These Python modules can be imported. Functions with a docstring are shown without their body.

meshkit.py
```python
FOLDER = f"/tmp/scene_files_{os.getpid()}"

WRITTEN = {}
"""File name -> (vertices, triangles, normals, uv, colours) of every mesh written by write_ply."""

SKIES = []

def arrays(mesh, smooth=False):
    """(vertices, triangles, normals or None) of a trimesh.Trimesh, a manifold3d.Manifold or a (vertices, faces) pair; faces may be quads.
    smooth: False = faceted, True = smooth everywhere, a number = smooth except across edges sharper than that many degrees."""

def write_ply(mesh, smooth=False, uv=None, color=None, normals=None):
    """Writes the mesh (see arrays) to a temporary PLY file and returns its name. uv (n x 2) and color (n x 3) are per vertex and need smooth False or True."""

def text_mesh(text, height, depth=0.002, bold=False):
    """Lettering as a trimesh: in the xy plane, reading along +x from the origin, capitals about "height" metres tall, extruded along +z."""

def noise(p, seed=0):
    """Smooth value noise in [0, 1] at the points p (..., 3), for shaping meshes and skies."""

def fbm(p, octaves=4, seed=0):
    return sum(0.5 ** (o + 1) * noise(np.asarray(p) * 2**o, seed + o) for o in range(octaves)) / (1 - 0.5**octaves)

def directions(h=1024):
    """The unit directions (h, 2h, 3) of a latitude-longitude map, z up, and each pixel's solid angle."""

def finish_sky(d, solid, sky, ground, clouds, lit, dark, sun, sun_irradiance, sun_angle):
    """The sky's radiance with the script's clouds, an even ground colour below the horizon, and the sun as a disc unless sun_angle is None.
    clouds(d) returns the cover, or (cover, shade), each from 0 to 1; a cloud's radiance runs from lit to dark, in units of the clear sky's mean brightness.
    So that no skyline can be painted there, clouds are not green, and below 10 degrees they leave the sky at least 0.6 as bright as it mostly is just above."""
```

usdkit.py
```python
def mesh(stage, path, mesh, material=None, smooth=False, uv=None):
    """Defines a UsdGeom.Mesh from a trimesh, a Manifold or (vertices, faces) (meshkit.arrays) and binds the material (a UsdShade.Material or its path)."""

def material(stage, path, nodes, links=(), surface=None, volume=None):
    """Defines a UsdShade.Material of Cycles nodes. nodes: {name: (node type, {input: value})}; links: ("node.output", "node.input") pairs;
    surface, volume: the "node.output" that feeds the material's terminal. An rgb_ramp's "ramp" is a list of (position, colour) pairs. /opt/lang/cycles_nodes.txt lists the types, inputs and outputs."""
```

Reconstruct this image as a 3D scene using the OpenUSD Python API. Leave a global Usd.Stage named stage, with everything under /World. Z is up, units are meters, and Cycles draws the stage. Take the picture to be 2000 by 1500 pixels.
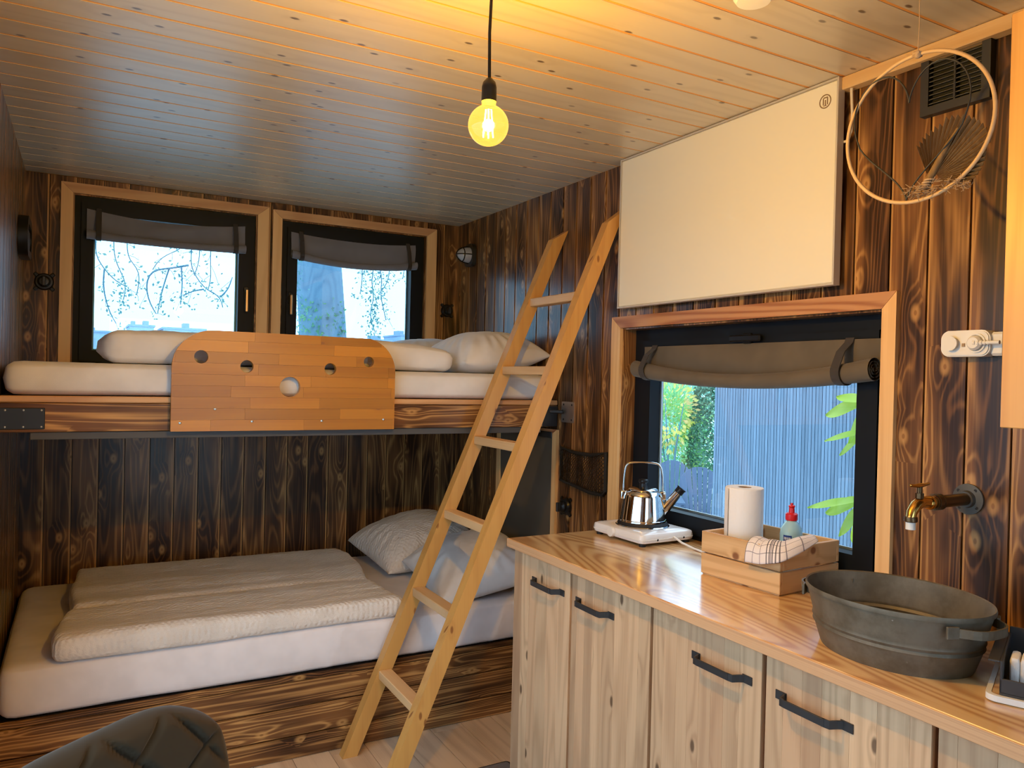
import math, random
import numpy as np, trimesh, usdkit, meshkit
import shapely.geometry as sg
import shapely.affinity as sa
from shapely.ops import unary_union
from pxr import Usd, UsdGeom, UsdLux, UsdShade, Gf, Sdf

random.seed(7)
RNG = np.random.default_rng(7)
stage = Usd.Stage.CreateInMemory()
UsdGeom.SetStageUpAxis(stage, "Z")
UsdGeom.SetStageMetersPerUnit(stage, 1.0)
UsdGeom.Xform.Define(stage, "/World")
UsdGeom.Scope.Define(stage, "/World/Looks")

# ------------------------------------------------------------------ camera, sky, lights, exposure
EYE = 1.472
XL, XR, YB, YF, ZT = -0.237, 1.880, 4.057, -1.15, 2.340      # left, right, back, front wall, ceiling
cam = UsdGeom.Camera.Define(stage, "/World/camera")
R = [[0.87333148, -0.4865082, 0.02453353], [-0.01779009, 0.0184762, 0.99967102], [-0.48680144, -0.87348062, 0.00748082]]
m4 = Gf.Matrix4d(*R[0], 0, *R[1], 0, *R[2], 0, 0, 0, EYE, 1)
cam.AddTransformOp().Set(m4)
cam.CreateHorizontalApertureAttr(36.0)
cam.CreateVerticalApertureAttr(27.0)
cam.CreateFocalLengthAttr(36.0 * 1505 / 2000)
cam.CreateClippingRangeAttr((0.05, 2000.0))
cam.CreateExposureAttr(0.0)

dome = UsdLux.DomeLight.Define(stage, "/World/sky")           # even overcast sky
dome.CreateColorAttr(Gf.Vec3f(0.61, 0.79, 1.0))
dome.CreateIntensityAttr(1.3)

BULB = (0.680, 1.340, 1.962)
BULB_WATTS = 13.2
BULB_COLOR = (1.0, 0.585, 0.04)


# ------------------------------------------------------------------ naming helpers
USED = {}


def path_of(name, parent=None):
    base = (str(parent.GetPath()) if parent is not None else "/World") + "/" + name
    n = USED.get(base, 0)
    USED[base] = n + 1
    return base if n == 0 else f"{base}_{n:03d}"


def obj(name, mesh, mat, parent=None, smooth=False, uv=None, label=None, kind=None):
    p = usdkit.mesh(stage, path_of(name, parent), mesh, mat, smooth=smooth, uv=uv).GetPrim()
    if label:
        p.SetCustomDataByKey("label", label)
    if kind:
        p.SetCustomDataByKey("kind", kind)
    return p


def tag(p, label, cat, group=None):
    p.SetCustomDataByKey("label", label)
    p.SetCustomDataByKey("category", cat)
    if group:
        p.SetCustomDataByKey("group", group)
    return p


def thing(name, label, cat, loc=(0, 0, 0), rotz=0.0, group=None):
    x = UsdGeom.Xform.Define(stage, path_of(name))
    x.AddTranslateOp().Set(Gf.Vec3d(*map(float, loc)))
    if rotz:
        x.AddRotateZOp().Set(float(rotz))
    return tag(x.GetPrim(), label, cat, group)


def struct(name, mesh=None, mat=None, label=None, **k):
    if mesh is None:
        p = UsdGeom.Xform.Define(stage, path_of(name)).GetPrim()
    else:
        p = obj(name, mesh, mat, **k)
    p.SetCustomDataByKey("kind", "structure")
    if label:
        p.SetCustomDataByKey("label", label)
    return p


def copy_thing(src, name, label, loc, rotz=0.0, group=None):
    x = UsdGeom.Xform.Define(stage, path_of(name))
    x.GetPrim().GetReferences().AddInternalReference(src.GetPath())
    x.ClearXformOpOrder()
    x.GetPrim().SetInstanceable(True)
    x.AddTranslateOp().Set(Gf.Vec3d(*map(float, loc)))
    x.AddRotateZOp().Set(float(rotz))
    return tag(x.GetPrim(), label, src.GetCustomDataByKey("category"), group)


# ------------------------------------------------------------------ mesh helpers
cat = lambda ms: trimesh.util.concatenate([m for m in ms if m is not None])


def mat4(o, u, v, w):
    m = np.eye(4)
    m[:3, 0], m[:3, 1], m[:3, 2], m[:3, 3] = u, v, w, o
    return m


X, Y, Z = np.eye(3)
F_BACK = mat4((0, YB, 0), X, Z, Y)
F_RIGHT = mat4((XR, 0, 0), Y, Z, X)
F_LEFT = mat4((XL, 0, 0), Y, Z, -X)
F_FRONT = mat4((0, YF, 0), X, Z, -Y)
F_CEIL = mat4((0, 0, ZT), Y, X, Z)
F_FLOOR = mat4((0, 0, 0), X, Y, -Z)


def tf(m, M):
    m = m.copy()
    m.apply_transform(M)
    return m


def rot(axis, deg, point=(0, 0, 0)):
    return trimesh.transformations.rotation_matrix(math.radians(deg), axis, point)


def cbox(x0, x1, y0, y1, z0, z1, b=0.002):
    b = min(b, 0.45 * min(x1 - x0, y1 - y0, z1 - z0))
    if b <= 0:
        return trimesh.creation.box(bounds=[(x0, y0, z0), (x1, y1, z1)])
    pts = []
    for x, sx in ((x0, 1), (x1, -1)):
        for y, sy in ((y0, 1), (y1, -1)):
            for z, sz in ((z0, 1), (z1, -1)):
                pts += [(x + sx * b, y + sy * b, z), (x + sx * b, y, z + sz * b), (x, y + sy * b, z + sz * b)]
    return trimesh.Trimesh(pts).convex_hull


def hull(pts):
    return trimesh.Trimesh(np.asarray(pts, float)).convex_hull


def extr(poly, w0, w1, M=np.eye(4)):
    out = []
    for g in getattr(poly, "geoms", [poly]):
        if g.is_empty or g.area < 1e-9:
            continue
        m = trimesh.creation.extrude_polygon(g, abs(w1 - w0), engine="earcut")
        m.apply_translation((0, 0, min(w0, w1)))
        m.apply_transform(M)
        out.append(m)
    return cat(out) if out else None


def frames(P):
    P = np.asarray(P, float)
    T = np.gradient(P, axis=0)
    T /= np.linalg.norm(T, axis=1, keepdims=True) + 1e-12
    a = np.cross(T[0], Z if abs(T[0][2]) < 0.9 else X)
    a /= np.linalg.norm(a)
    A = [a]
    for i in range(1, len(P)):
        a = A[-1] - T[i] * (A[-1] @ T[i])
        A.append(a / (np.linalg.norm(a) + 1e-12))
    A = np.array(A)
    return P, T, A, np.cross(T, A)


def tube(P, r, sides=8, closed=False):
    P = np.asarray(P, float)
    if closed:
        P = np.vstack([P, P[:1], P[1:2]])
        P, T, A, B = frames(P)
        P, A, B = P[1:], A[1:], B[1:]
        P[-1] = P[0] if False else P[-1]
    else:
        P, T, A, B = frames(P)
    r = np.broadcast_to(r, (len(P),)) if np.ndim(r) == 0 else np.asarray(r)[: len(P)]
    t = np.arange(sides) * 2 * np.pi / sides
    V = P[:, None] + r[:, None, None] * (np.cos(t)[None, :, None] * A[:, None] + np.sin(t)[None, :, None] * B[:, None])
    n = len(P)
    f = []
    for i in range(n - 1):
        for j in range(sides):
            k = (j + 1) % sides
            f += [(i * sides + j, i * sides + k, (i + 1) * sides + k), (i * sides + j, (i + 1) * sides + k, (i + 1) * sides + j)]
    V = V.reshape(-1, 3)
    if not closed:
        V = np.vstack([V, P[:1], P[-1:]])
        for j in range(sides):
            k = (j + 1) % sides
            f += [(n * sides, k, j), (n * sides + 1, (n - 1) * sides + j, (n - 1) * sides + k)]
    return trimesh.Trimesh(V, f, process=False)


def ring(center, radius, r, a=X, b=Y, n=48, sides=8):
    t = np.linspace(0, 2 * np.pi, n, endpoint=False)
    P = np.asarray(center) + radius * (np.cos(t)[:, None] * np.asarray(a) + np.sin(t)[:, None] * np.asarray(b))
    return tube(P, r, sides, closed=True)


def lathe(prof, n=32, sx=1.0, sy=1.0):
    prof = np.asarray(prof, float)
    t = np.arange(n) * 2 * np.pi / n
    V = np.stack([prof[:, 0][:, None] * np.cos(t) * sx, prof[:, 0][:, None] * np.sin(t) * sy, np.repeat(prof[:, 1][:, None], n, 1)], -1).reshape(-1, 3)
    f = []
    for i in range(len(prof) - 1):
        for j in range(n):
            k = (j + 1) % n
            f += [(i * n + j, i * n + k, (i + 1) * n + k), (i * n + j, (i + 1) * n + k, (i + 1) * n + j)]
    m = trimesh.Trimesh(V, f, process=False)
    m.merge_vertices()
    m.update_faces(m.nondegenerate_faces())
    return m


def rod(p0, p1, r, n=16):
    p0, p1 = np.asarray(p0, float), np.asarray(p1, float)
    m = trimesh.creation.cylinder(radius=r, height=np.linalg.norm(p1 - p0), sections=n)
    m.apply_transform(trimesh.geometry.align_vectors([0, 0, 1], p1 - p0))
    m.apply_translation((p0 + p1) / 2)
    return m


def grid(P):
    """P (n, m, 3) -> mesh of the sheet."""
    n, m = P.shape[:2]
    i, j = np.meshgrid(np.arange(n - 1), np.arange(m - 1), indexing="ij")
    q = np.stack([i * m + j, (i + 1) * m + j, (i + 1) * m + j + 1, i * m + j + 1], -1).reshape(-1, 4)
    return trimesh.Trimesh(P.reshape(-1, 3), np.vstack([q[:, [0, 1, 2]], q[:, [0, 2, 3]]]), process=False)


def rbox(lo, hi, r, step=0.03):
    lo, hi = np.asarray(lo, float), np.asarray(hi, float)
    size = hi - lo
    ms = []
    for ax in range(3):
        u, v = [k for k in range(3) if k != ax]
        nu, nv = max(4, int(size[u] / step)), max(4, int(size[v] / step))
        ease = lambda n: 0.5 - 0.5 * np.cos(np.linspace(0, np.pi, n + 1)) if n < 10 else np.unique(np.r_[np.linspace(0, 1, n + 1)])
        a, b = np.meshgrid(ease(nu), ease(nv), indexing="ij")
        for side in (0, 1):
            P = np.zeros(a.shape + (3,))
            P[..., u], P[..., v], P[..., ax] = lo[u] + a * size[u], lo[v] + b * size[v], (lo, hi)[side][ax]
            g = grid(P)
            n = g.face_normals[0]
            if (n[ax] > 0) != (side == 1):
                g.invert()
            ms.append(g)
    m = cat(ms)
    m.merge_vertices()
    p = np.array(m.vertices)
    rr = np.minimum(r, size / 2 - 1e-6)
    q = np.clip(p, lo + rr, hi - rr)
    d = (p - q) / rr
    L = np.linalg.norm(d, axis=1, keepdims=True)
    Lm = np.abs(d).max(1, keepdims=True)
    d = np.where(L > 0, d / np.maximum(L, 1e-9) * Lm, 0)
    m.vertices = q + d * rr
    return m


def puff(m, amount, scale, seed=0, axis=None):
    p = np.array(m.vertices)
    n = np.array(m.vertex_normals)
    if axis is not None:
        n = np.zeros_like(n)
        n[:, axis] = 1
    k = meshkit.fbm(p * np.asarray(scale) + 11.3, 4, seed) - 0.5
    m.vertices = p + n * (k * amount)[:, None]
    return m


def rrect(u0, u1, v0, v1, r, n=6):
    return sg.box(u0 + r, v0 + r, u1 - r, v1 - r).buffer(r, quad_segs=n)


def frame_poly(u0, u1, v0, v1, w):
    return sg.box(u0, v0, u1, v1).difference(sg.box(u0 + w, v0 + w, u1 - w, v1 - w))


def ribbon(P, wd, width, thick=0.002):
    """A flat strap along the points P, width along wd."""
    P = np.asarray(P, float)
    T = np.gradient(P, axis=0)
    wd = np.asarray(wd, float)
    N = np.cross(T, wd)
    N /= np.linalg.norm(N, axis=1, keepdims=True) + 1e-12
    c = [P + wd * width / 2 + N * thick / 2, P - wd * width / 2 + N * thick / 2, P - wd * width / 2 - N * thick / 2, P + wd * width / 2 - N * thick / 2]
    V = np.stack(c, 1).reshape(-1, 3)
    f = []
    n = len(P)
    for i in range(n - 1):
        for j in range(4):
            k = (j + 1) % 4
            f += [(i * 4 + j, i * 4 + k, (i + 1) * 4 + k), (i * 4 + j, (i + 1) * 4 + k, (i + 1) * 4 + j)]
    f += [(0, 2, 1), (0, 3, 2), (4 * n - 4, 4 * n - 3, 4 * n - 2), (4 * n - 4, 4 * n - 2, 4 * n - 1)]
    m = trimesh.Trimesh(V, f, process=False)
    m.fix_normals()
    return m


# ------------------------------------------------------------------ materials
class G:
    def __init__(s):
        s.nodes, s.links, s.k = {}, [], 0

    def n(s, kind, **inputs):
        s.k += 1
        name = f"{kind}_{s.k}"
        vals = {}
        for a, b in inputs.items():
            if isinstance(b, str) and "." in b:
                s.links.append((b, f"{name}.{a}"))
            else:
                vals[a] = b
        s.nodes[name] = (kind, vals)
        return name

    def m(s, op, a, b=0.0, c=0.0):
        return s.n("math", math_type=op, value1=a, value2=b, value3=c) + ".value"

    def mix(s, f, a, b, t="mix"):
        return s.n("mix_color", blend_type=t, fac=f, a=a, b=b) + ".result"

    def rng(s, v, a, b, c=0.0, d=1.0, t="smoothstep"):
        return s.n("map_range", range_type=t, value=v, from_min=a, from_max=b, to_min=c, to_max=d, clamp=True) + ".result"

    def done(s, name, surface):
        return usdkit.material(stage, f"/World/Looks/{name}", s.nodes, s.links, surface=surface)


def simple(name, color, rough=0.5, metal=0.0, **k):
    g = G()
    p = g.n("principled_bsdf", base_color=color, roughness=rough, metallic=metal, **k)
    return g.done(name, p + ".BSDF")


def coords(g, sv, off=True):
    tc = g.n("texture_coordinate")
    v = tc + ".object"
    if off:
        oi = g.n("object_info")
        wn = g.n("white_noise_texture", dimensions="1D", w=oi + ".random")
        o = g.n("vector_math", math_type="multiply", vector1=wn + ".color", vector2=(23.0, 17.0, 31.0))
        v = g.n("vector_math", math_type="add", vector1=v, vector2=o + ".vector") + ".vector"
    return v


def axes(along, across, length):
    s = [across] * 3
    s[along] = length
    return tuple(float(x) for x in s)


def knots2d(g, v, along, across, length):
    """Voronoi cells laid out on the board's face: x = across, y = along the grain."""
    x = g.n("separate_xyz", vector=v)
    o = [x + "." + c for i, c in enumerate("xyz") if i != along]
    w = g.n("combine_xyz", x=g.m("multiply", g.m("add", *o), across), y=g.m("multiply", x + "." + "xyz"[along], length), z=0.0)
    return g.n("voronoi_texture", dimensions="2D", vector=w + ".vector", scale=1.0, randomness=1.0)


def wood(name, along, dark, light, knot=(0.10, 0.04, 0.015), ring_k=38.0, ring=0.5, fiber=0.25, across=8.0, length=0.7, knots=0.5, kscale=(9.0, 2.6), ksize=0.13,
         tint=0.12, alt=None, rough=0.45, bump=0.12, coat=0.0, coat_r=0.15, spec=0.5, sat=0.0):
    g = G()
    v = coords(g, None)
    a = g.n("mapping", vector=v, scale=axes(along, across, length))
    n1 = g.n("noise_texture", vector=a + ".vector", scale=1.0, detail=1.0, roughness=0.4)
    vo = knots2d(g, v, along, *kscale)
    kd = g.rng(vo + ".distance", 0.0, 0.32, 1.0, 0.0)
    # only some cells carry a knot
    has = g.rng(g.n("separate_color", color=vo + ".color") + ".r", 1 - knots, 1 - knots + 0.02)
    bend = g.m("multiply", g.m("multiply", kd, has), 0.09)
    rv = g.m("multiply", g.m("add", n1 + ".fac", bend), ring_k * 6.283 / 6)
    rg = g.m("multiply_add", g.m("sine", rv), 0.5, 0.5)
    rg = g.m("power", rg, 1.7)
    fm = g.n("mapping", vector=v, scale=axes(along, 190.0, 5.0))
    fb = g.n("noise_texture", vector=fm + ".vector", scale=1.0, detail=1.0)
    fac = g.m("add", g.m("multiply", rg, ring), g.m("multiply", g.m("subtract", fb + ".fac", 0.5), fiber * 2))
    bl = g.n("noise_texture", vector=v, scale=2.2, detail=1.0)
    fac = g.n("math", math_type="add", value1=fac, value2=g.m("multiply", g.m("subtract", bl + ".fac", 0.5), 0.5), use_clamp=True) + ".value"
    col = g.mix(fac, light, dark)
    if alt:
        oi2 = g.n("object_info")
        wn2 = g.n("white_noise_texture", dimensions="1D", w=g.m("add", oi2 + ".random", 8.1))
        col = g.mix(g.m("multiply", wn2 + ".value", 0.75), col, g.mix(0.6, col, alt))
    km = g.m("multiply", g.rng(vo + ".distance", ksize * 0.45, ksize, 1.0, 0.0), has)
    col = g.mix(g.m("multiply", km, 0.9), col, knot)
    oi = g.n("object_info")
    wn = g.n("white_noise_texture", dimensions="1D", w=g.m("add", oi + ".random", 3.7))
    val = g.m("multiply_add", wn + ".value", 2 * tint, 1 - tint)
    h = g.n("hsv", hue=0.5, saturation=1.0 + sat, value=val, fac=1.0, color=col)
    extra = {"normal": g.n("bump", height=fb + ".fac", strength=bump, distance=0.002) + ".normal"} if bump > 0.3 else {}
    p = g.n("principled_bsdf", base_color=h + ".color", roughness=rough, **extra, coat_weight=coat, coat_roughness=coat_r, specular_ior_level=spec)
    return g.done(name, p + ".BSDF")


def charred(name, along, burn_bias=0.0, use_uv=True, gloss=0.36, coat=0.9, contrast=0.62, across=10.0, length=0.75, eye=0.10, dark=(0.036, 0.0155, 0.008), mid=(0.215, 0.092, 0.031), light=(0.62, 0.335, 0.115)):
    """Flame-scorched, varnished spruce: brown-black field, tan grain lines, pale knots and less burnt edges."""
    g = G()
    v = coords(g, None)
    a = g.n("mapping", vector=v, scale=axes(along, across, length))
    n1 = g.n("noise_texture", vector=a + ".vector", scale=1.0, detail=1.0, roughness=0.4)
    vo = knots2d(g, v, along, 9.5, 5.5)
    has = g.rng(g.n("separate_color", color=vo + ".color") + ".r", 0.60, 0.62)
    kd = g.m("multiply", g.rng(vo + ".distance", 0.0, 0.55, 1.0, 0.0), has)
    rv = g.m("multiply", g.m("add", n1 + ".fac", g.m("multiply", kd, eye)), 105.0)
    rg = g.m("power", g.m("multiply_add", g.m("sine", rv), 0.5, 0.5), 3.2)
    fm = g.n("mapping", vector=v, scale=axes(along, 170.0, 4.0))
    fb = g.n("noise_texture", vector=fm + ".vector", scale=1.0, detail=1.0)
    bm = g.n("mapping", vector=v, scale=axes(along, 9.0, 2.3))
    bn = g.n("noise_texture", vector=bm + ".vector", scale=1.0, detail=2.0, roughness=0.55)
    oi = g.n("object_info")
    wn = g.n("white_noise_texture", dimensions="1D", w=g.m("add", oi + ".random", 1.3))
    pale = g.m("add", bn + ".fac", g.m("multiply_add", wn + ".value", 0.10, -0.05 + burn_bias))
    if use_uv:
        uv = g.n("separate_xyz", vector=g.n("uvmap", attribute="st") + ".UV")
        ww = g.m("add", uv + ".x", g.m("multiply", g.m("subtract", bn + ".fac", 0.5), 0.35))
        pale = g.m("add", pale, g.rng(ww, 0.66, 0.98, 0.0, 0.17))
        pale = g.m("add", pale, g.rng(ww, 0.02, 0.12, 0.10, 0.0))
    pale = g.rng(pale, 0.40, 0.75)
    if use_uv:
        pale = g.m("maximum", pale, g.m("multiply", g.m("greater_than", uv + ".x", 1.5), 0.85))
    col = g.mix(pale, dark, mid)
    ringc = g.mix(pale, mid, light)
    f = g.n("math", math_type="add", value1=g.m("multiply", rg, contrast), value2=g.m("multiply", g.m("subtract", fb + ".fac", 0.52), 0.9), use_clamp=True) + ".value"
    col = g.mix(f, col, ringc)
    if use_uv:
        col = g.mix(g.m("multiply", g.m("greater_than", uv + ".x", 1.5), 0.62), col, light)
    kr = g.m("multiply", g.rng(vo + ".distance", 0.06, 0.17, 1.0, 0.0), has)
    kc = g.m("multiply", g.rng(vo + ".distance", 0.025, 0.05, 1.0, 0.0), has)
    col = g.mix(g.m("multiply", kr, 0.62), col, light)
    col = g.mix(g.m("multiply", kc, 0.7), col, mid)
    p = g.n("principled_bsdf", base_color=col, roughness=g.rng(fb + ".fac", 0.2, 0.8, gloss - 0.06, gloss + 0.14, t="linear"), specular_ior_level=0.2, coat_weight=coat, coat_ior=1.28, coat_roughness=0.2)
    return g.done(name, p + ".BSDF")


def cloth(name, color, scale=350.0, strength=0.15, rough=0.9, crinkle=0.0, vary=0.05):
    g = G()
    tc = g.n("texture_coordinate")
    nz = g.n("noise_texture", vector=tc + ".object", scale=scale, detail=1.0)
    big = g.n("noise_texture", vector=tc + ".object", scale=9.0, detail=3.0)
    h = g.m("multiply", nz + ".fac", 0.3)
    if crinkle:
        mp = g.n("mapping", vector=tc + ".object", scale=(26.0, 75.0, 40.0))
        cr = g.n("noise_texture", vector=mp + ".vector", scale=1.0, detail=3.0, distortion=0.6)
        mp2 = g.n("mapping", vector=tc + ".object", scale=(85.0, 85.0, 85.0))
        sx = g.n("separate_xyz", vector=mp2 + ".vector")
        ck = g.m("multiply", g.m("sine", g.m("multiply", sx + ".x", 3.6)), g.m("sine", g.m("multiply", sx + ".y", 3.6)))
        h = g.m("add", h, g.m("add", g.m("multiply", cr + ".fac", 2.0 * crinkle), g.m("multiply", ck, 0.35 * crinkle)))
    bp = g.n("bump", height=h, strength=strength, distance=0.006)
    dark = tuple(c * (1 - vary * 2) for c in color)
    col = g.mix(g.rng(big + ".fac", 0.3, 0.7), dark, color)
    p = g.n("principled_bsdf", base_color=col, roughness=rough, normal=bp + ".normal", sheen_weight=0.15, specular_ior_level=0.2)
    return g.done(name, p + ".BSDF")


def glass_pane(name, tint=(0.90, 0.955, 0.965)):
    g = G()
    t = g.n("transparent_bsdf", color=tint)
    gl = g.n("glossy_bsdf", color=(1, 1, 1), roughness=0.0)
    lw = g.n("layer_weight", blend=0.5)
    mx = g.n("mix_closure", fac=g.m("multiply_add", g.m("power", lw + ".facing", 5.0), 0.9, 0.045), closure1=t + ".BSDF", closure2=gl + ".BSDF")
    return g.done(name, mx + ".closure")


def leafy(name, c1, c2, trans=0.45, scale=3.0):
    g = G()
    tc = g.n("texture_coordinate")
    nz = g.n("noise_texture", vector=tc + ".object", scale=scale, detail=3.0)
    col = g.mix(g.rng(nz + ".fac", 0.35, 0.65), c1, c2)
    d = g.n("principled_bsdf", base_color=col, roughness=0.55)
    t = g.n("translucent_bsdf", color=col)
    mx = g.n("mix_closure", fac=trans, closure1=d + ".BSDF", closure2=t + ".BSDF")
    return g.done(name, mx + ".closure")


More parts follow.
